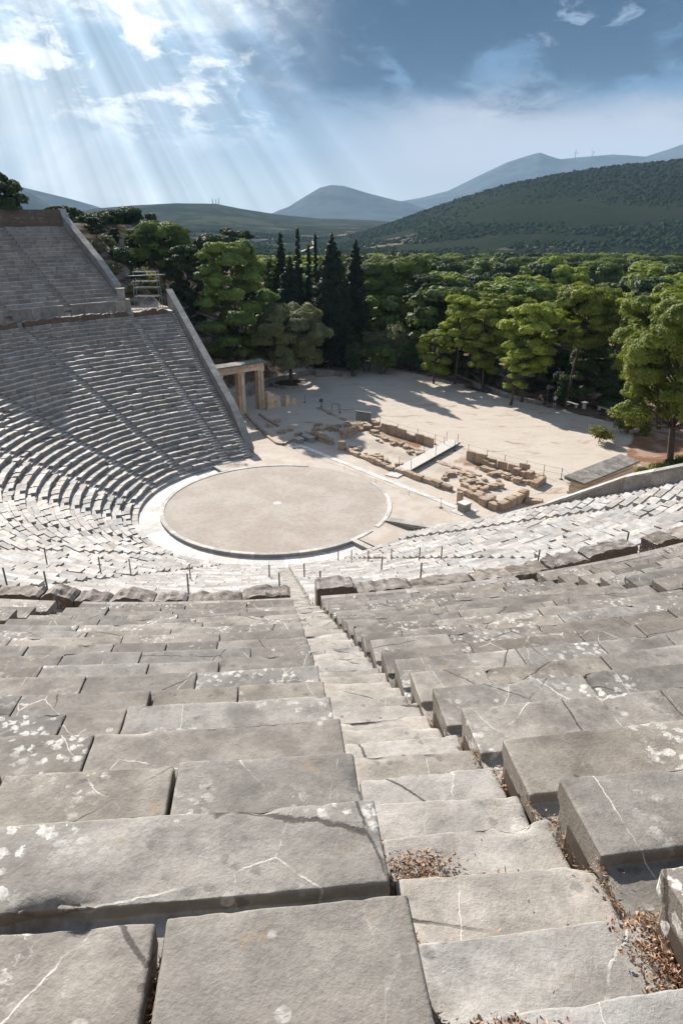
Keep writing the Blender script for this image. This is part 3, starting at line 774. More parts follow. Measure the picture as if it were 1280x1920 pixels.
def end_stair(sgn, r0, p, z0, h, cdp, n, fn, label, tier_mat):
    mb = MB(); st = stair_steps(r0, p, z0, h, cdp, n, 0)
    for (ra, rb, z) in st:
        a = phi_end(ra, sgn, .98, fn); b = phi_end(ra, sgn, .05, fn); lo, hi = min(a, b), max(a, b)
        mb.sweep([(ra, z-.4), (ra, z), (rb, z), (rb, z-.4)], [lo, hi], rp, tone=random.random())
    c = rp(st[len(st)//2][0], phi_end(st[len(st)//2][0], sgn, .5, fn))
    tag(mb.build('stairway', tier_mat, None, (c[0], c[1], st[len(st)//2][2]), fix=True), label, 'stairs', 'stairs between the wedges')
end_stair(-1, LR0, LP, LZ0, LH, .055, 34, wall_al, 'lower flight of stone steps hugging the left end wall', M['seat'])
end_stair(1, LR0, LP, LZ0, LH, .055, 34, wall_al, 'lower flight of stone steps hugging the right end wall', M['seat'])
end_stair(-1, UR0, UP, UZ0, UH, .09, UROWS, uwall_al, 'upper flight of stone steps hugging the far left end wall', M['seat'])
USTEPS = stair_steps(UR0, UP, UZ0, UH, .09, UROWS, 1)
for i, ph in enumerate(UST):
    if i == 15: continue
    if not in_view([ph], [UR0, 44, 50, 57], [UZ0, 15.7, 18.6, 22.1]): continue
    lb = {0: 'dark upper flight of stone steps nearest the far left end wall', 1: 'dark upper flight of stone steps, second from the far left end wall', 14: 'upper flight of worn steps one wedge left of the camera stairs', 16: 'upper flight of worn steps one wedge right of the camera stairs'}.get(i, 'upper flight of stone steps near the left edge of the frame')
    simple_stair(ph, USTEPS, st_half, 'stairway', lb, M['near'] if i > 10 else M['wall'], 48)  # left flights use darker wall stone, standing in for shade from the risers
def detail_stair(ph, st, label, lohi, mat, c, gap=.012):
    t = thing('stairway', label, 'stairs', (c[0], c[1], c[2]), 0, 'stairs between the wedges')
    for i, (ra, rb, z) in enumerate(st):
        hw = math.degrees((st_half(ra)-gap)/ra)
        if not in_view([ph-hw, ph+hw], [ra, rb], [z, z], 150): continue
        dist = math.hypot(rp(ra, ph)[0]-CAM[0], rp(ra, ph)[1]-CAM[1])
        step = .03 if dist < 5 else (.05 if dist < 9 else .12)
        mb = MB(); dzz = random.gauss(0, .012); rt = random.gauss(0, .02)
        prof = [(ra, z-.35), (ra, z), (rb+.03, z)]
        tn = random.random()
        while not .2 < (tn*7.31) % 1 < .62: tn = random.random()
        slab(mb, prof, step, ph-hw*random.uniform(.95, 1), ph+hw*random.uniform(.93, 1), ra, tn, 17+i*2.3, 1.6, 1.2, random.gauss(0, .02), dzz, 0, .03, rt)
        mb.build('step', mat, t)
    # soil bed seen in the joints
    mb = MB()
    for (ra, rb, z) in st:
        hw = math.degrees((st_half(ra)+.03)/ra)
        mb.sweep([(ra+.03, z-.6), (ra+.03, z-.12), (rb+.03, z-.12), (rb+.03, z-.6)], [ph-hw, ph+hw], rp, tone=.02)
    mb.build('soil_bed', M['soil'], t, fix=True)
PH = 57.17
c = rp(25, PH); detail_stair(WB*3, LSTEPS, 'straight lower flight of pale stone steps running from the walkway down to the orchestra ring', 0, M['step'], (c[0], c[1], 5.5))
c = rp(50, PH)
extra = [(UR0-.9+.3*i, UR0-.9+.3*(i+1)+.03, 12.25+.3*(i+1)) for i in range(3)]
detail_stair(PH, extra+[(a_, b_, z_+lift((a_-UR0)/UP)) for a_, b_, z_ in USTEPS], 'broad upper flight of worn pale steps with drifts of dry leaves by the camera', 0, M['step'], (c[0], c[1], 18.4))

# ------------------------------------------------------------------ podium, end walls, top wall
pod = thing('podium_wall', 'tall band of upright slabs carrying the upper seats above the walkway', 'wall', (0, 0, 12.2))
mb = MB(); ph = phi_end(39.7, -1, 0, uwall_al); pe = phi_end(39.7, 1, 0, uwall_al)
stairs_u = [u for u in UST]
while ph < pe:
    e = min(pe, ph+random.uniform(1.1, 1.9)); mid = (ph+e)/2
    cut = [u for u in UST if ph-.55 < u < e+.55]
    segs = [(ph, e)]
    if cut:
        u = cut[0]; segs = [(ph, min(e, u-.55)), (max(ph, u+.55), e)]
    for (a, b) in segs:
        if b-a > .1:
            tn = random.random(); dr = random.uniform(-.01, .01)
            mb.sweep([(39.60+dr, 12.2), (39.60+dr, 12.42), (39.66+dr, 12.44), (39.66+dr, 13.42), (39.58, 13.44), (39.58, 13.60), (39.82, 13.60), (39.82, 12.2)], [a+.01, (a+b)/2, b-.01], rp, tone=tn)
    ph = e
mb.build('wall_slab', M['wall'], pod, fix=True)

def end_wall(name, label, pts, thick, out_sign, zbase, cope_w=.75):
    """pts: list of (along, side, ztop); inner face on the seat side"""
    t = thing(name, label, 'wall', (*AS(pts[0][0], pts[0][1]), zbase), 0, 'end walls of the seating')
    mw, mc = MB(), MB()
    d = AS(pts[-1][0], pts[-1][1])-AS(pts[0][0], pts[0][1]); d /= np.linalg.norm(d); nrm = np.array([-d[1], d[0]])
    if nrm@A2 < 0: nrm = -nrm
    dense = []
    for (p0, p1) in zip(pts[:-1], pts[1:]):
        L = np.linalg.norm(AS(p1[0], p1[1])-AS(p0[0], p0[1])); n = max(1, int(L/1.15))
        for i in range(n): dense.append(tuple(p0[j]+(p1[j]-p0[j])*i/n for j in range(3)))
    dense.append(pts[-1])
    for (p0, p1) in zip(dense[:-1], dense[1:]):
        q0, q1 = AS(p0[0], p0[1]), AS(p1[0], p1[1]); z0, z1 = p0[2], p1[2]
        def seg(mb, o0, o1, zb, ct, cb, gap, tn, j=0):
            a0, a1 = q0+d*gap, q1-d*gap
            V = [(*(a0+nrm*o0), zb), (*(a1+nrm*o0), zb), (*(a1+nrm*o1), zb), (*(a0+nrm*o1), zb), (*(a0+nrm*o0), z0+ct+j), (*(a1+nrm*o0), z1+ct+j), (*(a1+nrm*o1), z1+ct+j), (*(a0+nrm*o1), z0+ct+j)]
            if cb is not None:
                for i in (0, 3): V[i] = (V[i][0], V[i][1], z0+cb)
                for i in (1, 2): V[i] = (V[i][0], V[i][1], z1+cb)
            mb.add(V, [(0, 1, 2, 3), (4, 7, 6, 5), (0, 4, 5, 1), (1, 5, 6, 2), (2, 6, 7, 3), (3, 7, 4, 0)], tn)
        seg(mw, 0, thick, zbase, -.2, None, 0, random.random())
        seg(mc, -.06, cope_w, 0, 0, -.2, .006, random.random(), random.gauss(0, .006))
    mw.build('wall', M['wall'], t, fix=True); mc.build('coping', M['coping'], t, fix=True)
    return t
def wz(sd):
    al = wall_al(sd); r = math.hypot(al, sd); return .4+(r-12.5)*.468+.75
for sg, lb in ((1, 'long sloping end wall with pale coping down the left side of the seats'), (-1, 'long sloping end wall with pale coping down the right side of the seats')):
    pts = [(wall_al(13.4), 13.4, .55)]+[(wall_al(15.5), 15.5, wz(15.5)-.75)]+[(wall_al(s), s, wz(s)) for s in (18, 24, 30, 36, 39.9)]
    if sg < 0: pts = [(wall_al(9), -9.0, .12), (wall_al(13.4), -13.4, .75), (wall_al(18), -18, 2.75), (wall_al(22), -22, 5.0)]+[(wall_al(s), sg*s, wz(s)-.22) for s in (27, 30, 36, 39.9)]
    end_wall('end_wall', lb, pts, .7, 1, -1)
# upper left end wall, with the pedestal at its foot
uw = [(4.95, s, 13.61+.49*(math.hypot(4.9, s)-39.71)+.75) for s in (42.3, 47, 52, 57.6)]
uw = [(4.95, 42.3, 15.3)]+uw[1:]+[(4.95, 58.4, 24.3)]
ew = end_wall('end_wall', 'upper end wall with pale coping climbing at the far left, round pedestal at its foot', uw, .7, 1, 10, .8)
mb = MB(); q = AS(5.2, 41.2); mb.box((q[0], q[1], 12.0), 2.0, 1.3, 1.65, R(AX+90), .3); mb.build('pedestal', M['wall'], ew)
mb = MB(); q = AS(5.2, 41.5); mb.tube([(q[0], q[1], 13.6), (q[0], q[1], 14.75)], [.55, .5], 14, .4, True); mb.tube([(q[0], q[1], 14.75), (q[0], q[1], 14.95)], [.62, .62], 14, .6, True); mb.build('round_pedestal', M['coping'], ew)
mb = MB()
for (a, b) in [(phi_end(58.2, -1, .1, uwall_al)+i*1.6, phi_end(58.2, -1, .1, uwall_al)+(i+1)*1.6) for i in range(18)]:
    for j in range(5):
        mb.sweep([(58.0+random.uniform(-.02, .02), 21.6+j*.52), (58.0+random.uniform(-.02, .02), 22.1+j*.52), (58.7, 22.1+j*.52), (58.7, 21.6+j*.52)], [a+.01, b-.01+0], rp, tone=random.random())
q = rp(58.2, -95)
tag(mb.build('retaining_wall', M['rough'], None, (q[0], q[1], 21.6), fix=True), 'dark coursed retaining wall behind the top seats at far left', 'wall')

# ------------------------------------------------------------------ gates
def slab_box(mb, al0, al1, s0, s1, z0, z1, tone=None):
    c = AS((al0+al1)/2, (s0+s1)/2); mb.box((c[0], c[1], z0), abs(al1-al0), abs(s1-s0), z1-z0, R(AX), random.random() if tone is None else tone)
def gate(side, base_al, sgn, label, mat):
    c = AS(base_al+3.3, side); t = thing('stone_gateway', label, 'gateway', (c[0], c[1], 0), 0, 'stone gateways of the entrances')
    for i, (o, wd) in enumerate(((0.0, .7), (3.0, .85), (6.0, .75))):
        mb = MB(); z = 0
        while z < 5.15:
            h = min(random.uniform(.7, 1.3), 5.2-z)
            slab_box(mb, base_al+o+.003, base_al+o+wd, side-.42, side+.42, z+.004, z+h)
            z += h
        slab_box(mb, base_al+o-.06, base_al+o+wd+.06, side-.48, side+.48, -.1, .22)
        # pilaster face standing proud towards the theatre
        slab_box(mb, base_al+o+wd*.42, base_al+o+wd*.98, side-.58, side-.42, .22, 4.975); slab_box(mb, base_al+o+wd*.42, base_al+o+wd*.98, side+.42, side+.58, .22, 4.975)
        slab_box(mb, base_al+o-.08, base_al+o+wd+.08, side-.62, side+.62, 4.98, 5.19)
        mb.build('pillar', mat, t)
    mb = MB()
    for a, b in ((-.1, 3.3), (3.31, 6.95)): slab_box(mb, base_al+a, base_al+b, side-.5, side+.5, 5.203, 5.6)
    slab_box(mb, base_al-.12, base_al+6.97, side-.55, side+.55, 5.603, 5.68)
    mb.build('architrave', mat, t)
    mb = MB()
    for a, b in ((-.08, 2.2), (2.21, 4.6), (4.61, 6.9)): slab_box(mb, base_al+a, base_al+b, side-.47, side+.47, 5.683, 6.0)
    slab_box(mb, base_al-.22, base_al+7.08, side-.62, side+.62, 6.003, 6.10)
    mb.build('frieze', mat, t)
    mb = MB()
    for a, b in ((-.35, 2.0), (2.02, 5.2), (5.23, 7.2)):
        z = 6.103+random.uniform(0, .01); V = []
        for al_, s_, zz in ((a, -.82, z), (b, -.82, z), (b, .82, z), (a, .82, z), (a, -.82, z+.14), (b, -.82, z+.13), (b, .82, z+.25), (a, .82, z+.24)):
            q = AS(base_al+al_, side+s_); V.append((q[0], q[1], zz))
        mb.add(V, [(3, 2, 1, 0), (4, 5, 6, 7), (0, 1, 5, 4), (1, 2, 6, 5), (2, 3, 7, 6), (3, 0, 4, 7)], random.random())
    mb.build('roof_slab', M['roofslab'], t)
    for a, b in ((.75, 2.95), (3.9, 5.95)):        # iron bar across each opening
        mb = MB(); q0, q1 = AS(base_al+a, side), AS(base_al+b, side); mb.tube([(*q0, 2.7), (*q1, 2.7)], .035, 6); mb.build('crossbar', M['galv'], t)
    return t
gate(28.2, 10.5, 1, 'tall reddish stone double gateway beside the left end wall, both openings visible', M['gate'])
gate(-22.4, 10.5, -1, 'stone gateway seen from above behind the right end wall, grey roof slabs', M['gate'])
# broken wall stubs beside the left gate
for (a, b, lv, lb) in ((17.3, 19.3, [2.3, 2.0, 1.7, 1.5], 'stepped block wall stub attached beside the left gateway'), (20.2, 22.4, [1.35, .9, .85, .6], 'low detached wall stub with a squared end block, further from the left gateway')):
    mb = MB(); n = len(lv)
    for i in range(n):
        z = 0; a0 = a+(b-a)*i/n
        while z < lv[i]-.05:
            h = min(.5, lv[i]-z); slab_box(mb, a0+.004, a0+(b-a)/n-.004, 27.0+random.uniform(-.01, .01), 27.65, z, z+h-.004); z += h
    q = AS((a+b)/2, 27.3); tag(mb.build('wall_stub', M['gate'], None, (q[0], q[1], 0)), lb, 'wall', 'ruined wall stubs')

# ------------------------------------------------------------------ ruin blocks
rocks = []
def rock_mesh(seed, amp=.09):
    n = 5; V = []; idx = {}; Fc = []
    def vid(p):
        key = tuple(round(c, 4) for c in p)
        if key not in idx: idx[key] = len(V); V.append(p)
        return idx[key]
    for ax in range(3):
        for sg in (-1, 1):
            for i in range(n):
                for j in range(n):
                    q = []
                    for (a, b) in ((i, j), (i+1, j), (i+1, j+1), (i, j+1)):
                        p = [0, 0, 0]; p[ax] = sg; p[(ax+1) % 3] = -1+2*a/n; p[(ax+2) % 3] = -1+2*b/n; q.append(vid(tuple(p)))
                    Fc.append(tuple(q) if sg > 0 else tuple(reversed(q)))
    W = []
    for p in V:
        v = Vector(p); L = (abs(v.x)**12+abs(v.y)**12+abs(v.z)**12)**(1/12); v = v/L
        v += noise.noise_vector(v*1.2+Vector((seed, seed*2, 0)))*amp*1.1+noise.noise_vector(v*3.1+Vector((seed, 0, seed)))*amp*.6
        W.append((v.x*.5, v.y*.5, v.z*.5+.5))
    mb = MB(); mb.add(W, Fc, (seed*.137) % 1, False); return mb
ROCKM = []
for i in range(10):
    mb = rock_mesh(i*3.3+1, .05 if i < 5 else .12)
    me = mb.build('ruin_block', M['sand'] ).data
    ob = bpy.data.objects[-1] if False else None
    ROCKM.append(me)
for o in [o for o in COL.objects if o.name.startswith('ruin_block')]: bpy.data.objects.remove(o)
NR = [0]
def rock(x, y, sx, sy, sz, rz, label, group, z=None, kind=None, name='ruin_block', cat='stone block', mat=None):
    i = random.randrange(5) if (kind or 'block') == 'block' else 5+random.randrange(5)
    o = bpy.data.objects.new(name, ROCKM[i]); COL.objects.link(o); NR[0] += 1
    zz = gz(x, y) if z is None else z
    o.location = (x, y, zz-.08); o.scale = (sx, sy*.86, sz*.92); o.rotation_euler = (random.gauss(0, .03), random.gauss(0, .03), rz)
    return tag(o, label, cat, group)
def line_blocks(p0, p1, n, w, h, label, group, jit=.12, courses=1, thick=.6, kind=None):
    a = at(*p0)[:2]; b = at(*p1)[:2]; d = b-a; L = np.linalg.norm(d); ang = math.atan2(d[1], d[0])
    for c in range(courses):
        for i in range(n):
            q = a+d*(i+.5)/n; ww = L/n*random.uniform(.9, 1.02)
            hh = h*random.uniform(.8, 1.15)
            rock(q[0]+random.gauss(0, .04), q[1]+random.gauss(0, .04), ww*1.02, thick*random.uniform(.85, 1.1), hh, ang+random.gauss(0, .05), label if courses == 1 else ('%s, %s course' % (label, 'lower' if c == 0 else 'upper')), group, z=c*h*.93, kind=kind)
line_blocks((575, 818), (624, 834), 4, .9, .5, 'squared block of the short two-course foundation wall behind the pair of plinths', 'foundation wall near the plinths', courses=2)
q = at(641, 843); rock(q[0], q[1], .75, .6, 1.15, R(-30), 'tall upright sandstone block at the left end of the long front foundation', None)
line_blocks((650, 846), (692, 864), 5, .6, .45, 'small rounded block in the left stretch of the front foundation', 'front foundation, left stretch')
line_blocks((692, 864), (737, 884), 4, .8, .65, 'large rough block of the front foundation just left of the white footbridge', 'front foundation left of the footbridge')
line_blocks((743, 884), (845, 920), 6, .95, .62, 'large squared block of the front foundation right of the white footbridge', 'front foundation right of the footbridge', thick=.7)
line_blocks((640, 822), (668, 808), 3, .7, .5, 'block of the short return wall beside the upright stone', 'short return wall', courses=2)
line_blocks((585, 808), (640, 800), 5, .9, .4, 'low flat stone in the broken cross wall left of the return wall', 'broken cross wall')
line_blocks((597, 765), (650, 790), 6, .9, .22, 'low slab of the thin kerb wall under the rope fence on the left', 'thin kerb wall')
line_blocks((700, 815), (797, 850), 10, .9, .28, 'low footing stone in the long strip parallel to the upright slabs, left of the footbridge', 'long low footing')
line_blocks((806, 862), (900, 893), 8, .9, .2, 'low footing stone in the strip right of the footbridge', 'low footing right of the footbridge')
for i in range(16):
    q = at(648+random.random()*62, 790+random.random()*24); s = random.uniform(.45, .95)
    rock(q[0], q[1], s*1.2, s*.9, s*.7, random.random()*3, 'rounded boulder in the stone heap below the green notice panel', 'boulder heap by the panel', kind='round')
def orthostats(p0, p1, n, lab, grp, hs):
    a = at(*p0)[:2]; b = at(*p1)[:2]; d = b-a; ang = math.atan2(d[1], d[0]); L = np.linalg.norm(d)
    for i in range(n):
        q = a+d*(i+.5)/n
        rock(q[0], q[1], L/n*random.uniform(.86, .97), .34, hs[i]*1.05, ang+random.gauss(0, .02), lab[i] if isinstance(lab, list) else lab, grp, name='upright_slab', cat='stone slab')
orthostats((714, 808), (812, 838), 6, ['upright slab, %s in the row left of the footbridge' % s for s in ('farthest left', 'second', 'third and narrow', 'fourth with broken low top', 'fifth', 'last before the footbridge')], 'upright slabs left of the footbridge', [1.15, 1.25, 1.15, .8, 1.15, 1.1])
orthostats((873, 862), (992, 892), 6, ['upright slab, %s in the row right of the footbridge' % s for s in ('first', 'second', 'third with ragged top', 'fourth and low', 'fifth', 'farthest right, widest')], 'upright slabs right of the footbridge', [1.2, 1.2, .95, .9, .9, 1.25])
line_blocks((902, 880), (953, 898), 4, 1, .62, 'rough block in the double line in front of the right upright slabs', 'inner blocks of the right foundation', thick=.8)
line_blocks((905, 872), (925, 879), 2, 1, .7, 'taller weathered block behind the inner line at the right foundation', 'taller inner blocks')
line_blocks((962, 888), (1010, 902), 4, 1, .85, 'deeply eroded brown block of the corner wall nearest the right gateway', 'eroded corner wall', thick=.9, kind='round')
line_blocks((1018, 903), (998, 915), 2, 1, .75, 'eroded end block turning the corner near the right gateway', 'eroded corner return', thick=.8, kind='round')
for i in range(44):
    t = random.random(); q = at(838+t*95+random.gauss(0, 8), 890+t*26+random.gauss(0, 6)); s = random.uniform(.28, .7)
    rock(q[0], q[1], s*1.2, s, s*.75, random.random()*3, 'loose stone in the rubble pile inside the right foundation', 'rubble pile', kind='round' if i % 2 else None)
line_blocks((862, 922), (932, 958), 5, 1, .75, 'squared block of the foundation wall facing the right end of the ring', 'right foundation, facing wall', thick=.8, courses=1)
line_blocks((866, 918), (905, 938), 3, 1, .9, 'upper block on the facing wall by the rubble pile', 'right foundation, upper blocks', thick=.6)
line_blocks((935, 958), (985, 935), 4, 1, 1.0, 'tall reddish block of the right foundation corner by the sloping end wall', 'right foundation corner', thick=.9)
for (x, y, s, l) in ((1000, 945, 1.4, 'long weathered block lying by the end wall below the right gateway'), (968, 905, .7, 'single cube shaped stone between the right foundation walls'), (748, 876, .7, 'small pointed stone standing left of the footbridge end')):
    q = at(x, y); rock(q[0], q[1], s*1.1, .8*s**.5, .6, R(-30), l, None)
for (x, y, s) in ((505, 800, .9), (528, 812, .9), (545, 806, 1.1), (560, 816, .8), (520, 792, .8)):
    q = at(x, y); rock(q[0], q[1], s*1.1, s*.8, .45, random.random()*3, 'rounded block inside the curved kerb left of the plinths', 'blocks inside the curved kerb', kind='round')
for (p0, p1, n_, lb, gp, sz_) in (((655, 842), (735, 872), 22, 'loose small stone behind the front foundation, left of the footbridge', 'loose stones behind the left front foundation', .38), ((590, 800), (660, 815), 22, 'loose stone in the broken cross wall near the upright stone', 'loose stones of the cross wall', .5), ((700, 822), (800, 856), 18, 'loose stone beside the long low footing left of the footbridge', 'loose stones by the long low footing', .4), ((905, 884), (1010, 912), 24, 'loose stone between the right foundation walls', 'loose stones between the right foundation walls', .42), ((870, 926), (960, 952), 20, 'loose stone behind the facing wall of the right foundation', 'loose stones behind the right facing wall', .45)):
    for i in range(n_):
        t_ = random.random(); q = at(p0[0]+(p1[0]-p0[0])*t_+random.gauss(0, 3), p0[1]+(p1[1]-p0[1])*t_+random.gauss(0, 3)); s_ = sz_*random.uniform(.6, 1.5)
        rock(q[0], q[1], s_*1.3, s_, s_*.8, random.random()*3, lb, gp, kind='round' if i % 3 else None)
# curved low kerb left of the plinths
mb = MB()
for pl in ([(462, 778), (480, 798), (500, 818), (518, 832), (532, 834), (548, 826), (560, 818)], [(487, 778), (505, 790), (522, 800)]):
    P_ = [at(*q)[:2] for q in pl]
    for a_, b_ in zip(P_[:-1], P_[1:]):
        d = b_-a_; c = (a_+b_)/2; mb.box((c[0], c[1], -.02), np.linalg.norm(d)+.02, .3, .22+random.uniform(0, .03), math.atan2(d[1], d[0]), random.random())
q = at(510, 805); tag(mb.build('stone_kerb', M['sand'], None, (q[0], q[1], 0)), 'thin curved stone kerb enclosing bare ground left of the plinths', 'kerb')
# plinths beside the stage line
def plinth(al, s, L, w, h, label, grp=None):
    c = AS(al, s); t = thing('plinth', label, 'plinth', (c[0], c[1], 0), 0, grp); mb = MB()
    slab_box(mb, al-L/2, al+L/2, s-w/2, s+w/2, -.05, h*.8); mb.build('base', M['kerb'], t)
    mb = MB(); slab_box(mb, al-L/2-.05, al+L/2+.05, s-w/2-.05, s+w/2+.05, h*.803, h); mb.build('cap', M['kerb'], t)
for (x, y, L, lb) in ((560, 830, .8, 'square moulded plinth, the left of the pair by the stage line'), (578, 826, .8, 'longer moulded plinth with grooved top, the right of the pair by the stage line')):
    q = at(x, y)[:2]; plinth(q@A2, q@N2, L, 1.6 if x > 570 else .9, .55, lb, 'pair of plinths')
q = at(869, 958)[:2]; plinth(q@A2, q@N2, .8, .8, .8, 'isolated moulded plinth at the right end of the stage line')
mb = MB(); q = at(861, 946); mb.box((q[0], q[1], 0), .42, .38, 1.2, R(AX), .3); tag(mb.build('stone_stump', M['sand'], None, (q[0], q[1], 0)), 'narrow squared stone pillar stump standing behind the isolated plinth', 'pillar stump')
# stage line of flush slabs
mb = MB()
s = 12.2
while s > -12.4:
    L = random.uniform(1.0, 1.6); slab_box(mb, 11.15, 11.68, s, max(s-L, -12.4)+.012, -.1, .035+random.uniform(0, .01)); s -= L
slab_box(mb, 10.4, 11.14, -11.0, -12.3, -.1, .04); slab_box(mb, 11.7, 12.4, -12.0, -12.5, -.1, .042)
slab_box(mb, 10.3, 11.14, 11.6, 12.25, -.1, .04); slab_box(mb, 10.3, 11.6, 12.4, 13.2, -.1, .041)
tag(mb.build('stage_line', M['paving'], fix=True), 'straight strip of flush pale slabs marking the front of the stage', 'stone strip')
# footbridge
b0, b1 = at(752, 888)[:2], at(852, 832)[:2]; d = b1-b0; L = np.linalg.norm(d); ang = math.atan2(d[1], d[0]); u_ = d/L; v_ = np.array([-u_[1], u_[0]])
t = thing('footbridge', 'white boarded footbridge crossing the stage foundations', 'footbridge', (b0[0], b0[1], 0))
mb = MB(); n = 34
for i in range(n):
    c = b0+d*(i+.5)/n; mb.box((c[0], c[1], .34), L/n-.008, 1.5, .05, ang, random.random())
mb.build('deck', M['wood'], t)
for s_ in (-.65, .65):
    mb = MB(); c = (b0+b1)/2+v_*s_; mb.box((c[0], c[1], .14), L, .1, .198, ang, .3); mb.build('beam', M['post'], t)
    for i in range(3):
        mb = MB(); c = b0+d*(.06+i*.44)+v_*s_*1.05; mb.tube([(*c, .0), (*c, 1.45)], .025, 6); mb.build('rail_post', M['post'], t)
mb = MB(); c = at(741, 890)[:2]; mb.box((c[0], c[1], .0), 1.6, 1.4, .09, ang, .5); mb.build('ramp', M['wood'], t)
# ------------------------------------------------------------------ fences, ropes
def rope_fence(pts, h, label, cat='rope fence', lines=(.9,), prad=.02, base=True, mat='post', z=None, sag=.08):
    P_ = [at(*q)[:2] if z is None else q for q in pts]
    Z = [gz(q[0], q[1]) if z is None else z[i] for i, q in enumerate(P_)]
    t = thing('rope_fence', label, cat, (P_[0][0], P_[0][1], Z[0]))
    for q, zz in zip(P_, Z):
        mb = MB(); mb.tube([(q[0], q[1], zz-.02), (q[0], q[1], zz+h)], prad, 7)
        if base: mb.tube([(q[0], q[1], zz), (q[0], q[1], zz+.06)], .17, 10)
        mb.build('post', M[mat], t)
    for i in range(len(P_)-1):
        for l in lines:
            pp = []
            for k_ in range(7):
                u = k_/6; q = P_[i]*(1-u)+P_[i+1]*u; pp.append((q[0], q[1], (Z[i]*(1-u)+Z[i+1]*u)+h*l-sag*4*u*(1-u)))
            mb = MB(); mb.tube(pp, .012, 4); mb.build('rope', M['rope'], t)
rope_fence([(482, 805), (531, 835), (551, 841), (588, 861), (645.5, 881), (704, 904.5), (766, 928), (826, 952)], .95, 'thin rope on slim posts following the front of the stage line')
rope_fence([(572, 755), (603, 763), (637, 774), (675, 788), (712, 800), (745, 812), (782, 822), (815, 833), (832, 838)], 1.15, 'two-strand fence along the back of the foundations, left of the footbridge', 'fence', (.97, .5), .028, True, 'iron', None, .03)
rope_fence([(852, 845), (877, 852), (912, 863), (945, 873), (985, 884), (1018, 892), (1051, 899)], 1.15, 'two-strand fence along the back of the foundations, right of the footbridge', 'fence', (.97, .5), .028, True, 'iron', None, .03)
# short metal railing from the fence to the gateway
t = thing('metal_railing', 'pale metal railing sloping from the fence end to the right gateway', 'railing', tuple(at(1051, 899)))
P0, P1 = at(1051, 899), at(1084, 921)
for hgt in (1.1, .65, .45):
    mb = MB(); mb.tube([(P0[0], P0[1], hgt), (P1[0], P1[1], hgt)], .035, 6); mb.build('rail', M['galv'], t)
for P_ in (P0, P1):
    mb = MB(); mb.tube([(P_[0], P_[1], 0), (P_[0], P_[1], 1.15)], .04, 6); mb.build('post', M['galv'], t)
# posts standing among the seats: (radius, angle, height)
SP = [(33.9, 38.33, .83), (26.0, 28.24, .86), (25.9, 35.46, .85), (24.7, 37.58, .8), (25.1, 45.53, .8), (25.0, 54.81, .75), (30.1, 56.0, .65), (25.5, 58.85, .75), (31.9, 58.98, .75), (33.7, 40.94, .82), (32.4, 49.66, .85), (15.4, 71.0, .79), (16.35, 73.2, .72), (19.6, 72.3, .7), (26.2, 67.4, .75), (21.6, 73.9, .7), (24.2, 74.7, .68), (33.2, 65.7, .75), (26.6, 74.4, .75), (35.2, 72.3, .7), (36.5, 77.1, .8)]
plab = ['in front of the rough block at the left edge', 'far left, in the lower row of posts', 'second from the left in the lower row of posts', 'third from the left in the lower row of posts', 'midway between the left edge and the straight stairs', 'left of the straight stairs, upper one of two', 'at the left edge of the straight stairs', 'just right of the straight stairs, farther one', 'just right of the straight stairs, nearer one', 'second from the left edge beside the rough rocks', 'beside the broken block left of the straight stairs', 'beside the ring steps, leftmost of the right cluster', 'second of the right cluster by the ring steps', 'third of the right cluster by the ring steps', 'nearer single post below the right cluster', 'fourth of the right cluster by the ring steps', 'fifth of the right cluster by the ring steps', 'in front of the long backrest blocks on the right', 'sixth and last of the right cluster', 'on the right above the broken backrests', 'rightmost, leaning beside the right seats']
for (r, ph, h), lb in zip(SP, plab):
    q = rp(r, ph); z = float(slope_z(r))
    mb = MB(); ln = random.gauss(0, .02); mb.tube([(q[0], q[1], z-.3), (q[0]+ln, q[1], z+h)], .035, 7)
    tag(mb.build('marker_post', M['post'], None, (q[0], q[1], z)), 'thin dark marker post among seats, '+lb, 'post', 'marker posts among the seats')
# notice panels
q = at(681, 795); t = thing('notice_board', 'grey green notice panel on raking legs beside the boulder heap', 'notice board', (q[0], q[1], 0))
mb = MB(); mb.box((q[0], q[1], .35), 2.1, .06, 1.15, R(-36), .5); mb.build('panel', M['panel'], t)
mb = MB(); mb.box((q[0], q[1], 1.503), 2.2, .16, .05, R(-36), .5); mb.build('cap_strip', M['white'], t)
for s_ in (-.9, .9):
    mb = MB(); x, y = q[0]+s_*math.cos(R(-36)), q[1]+s_*math.sin(R(-36)); mb.tube([(x, y, 0), (x, y, .4)], .035); mb.tube([(x+.4, y+.5, 0), (x, y, 1.3)], .025); mb.build('leg', M['iron'], t)
q = at(628, 770); t = thing('sign_frame', 'small slanting black sign frame behind the left fence', 'sign frame', (q[0], q[1], 0))
for s_ in (-.45, .45):
    mb = MB(); mb.tube([(q[0]+s_, q[1]-.1, 0), (q[0]+s_*.95, q[1]+.15, .85)], .035); mb.build('leg', M['iron'], t)
mb = MB(); mb.tube([(q[0]-.45, q[1]+.15, .85), (q[0]+.45, q[1]+.15, .85)], .03); mb.build('top_bar', M['iron'], t)
q = at(602, 768); mb = MB(); mb.tube([(q[0], q[1], 0), (q[0], q[1], 1.5)], .03); mb.box((q[0], q[1], 1.0), .5, .05, .4, 0, .3)
tag(mb.build('notice_post', M['iron'], None, (q[0], q[1], 0)), 'small grey notice plate on a post at the left end of the fence', 'sign')

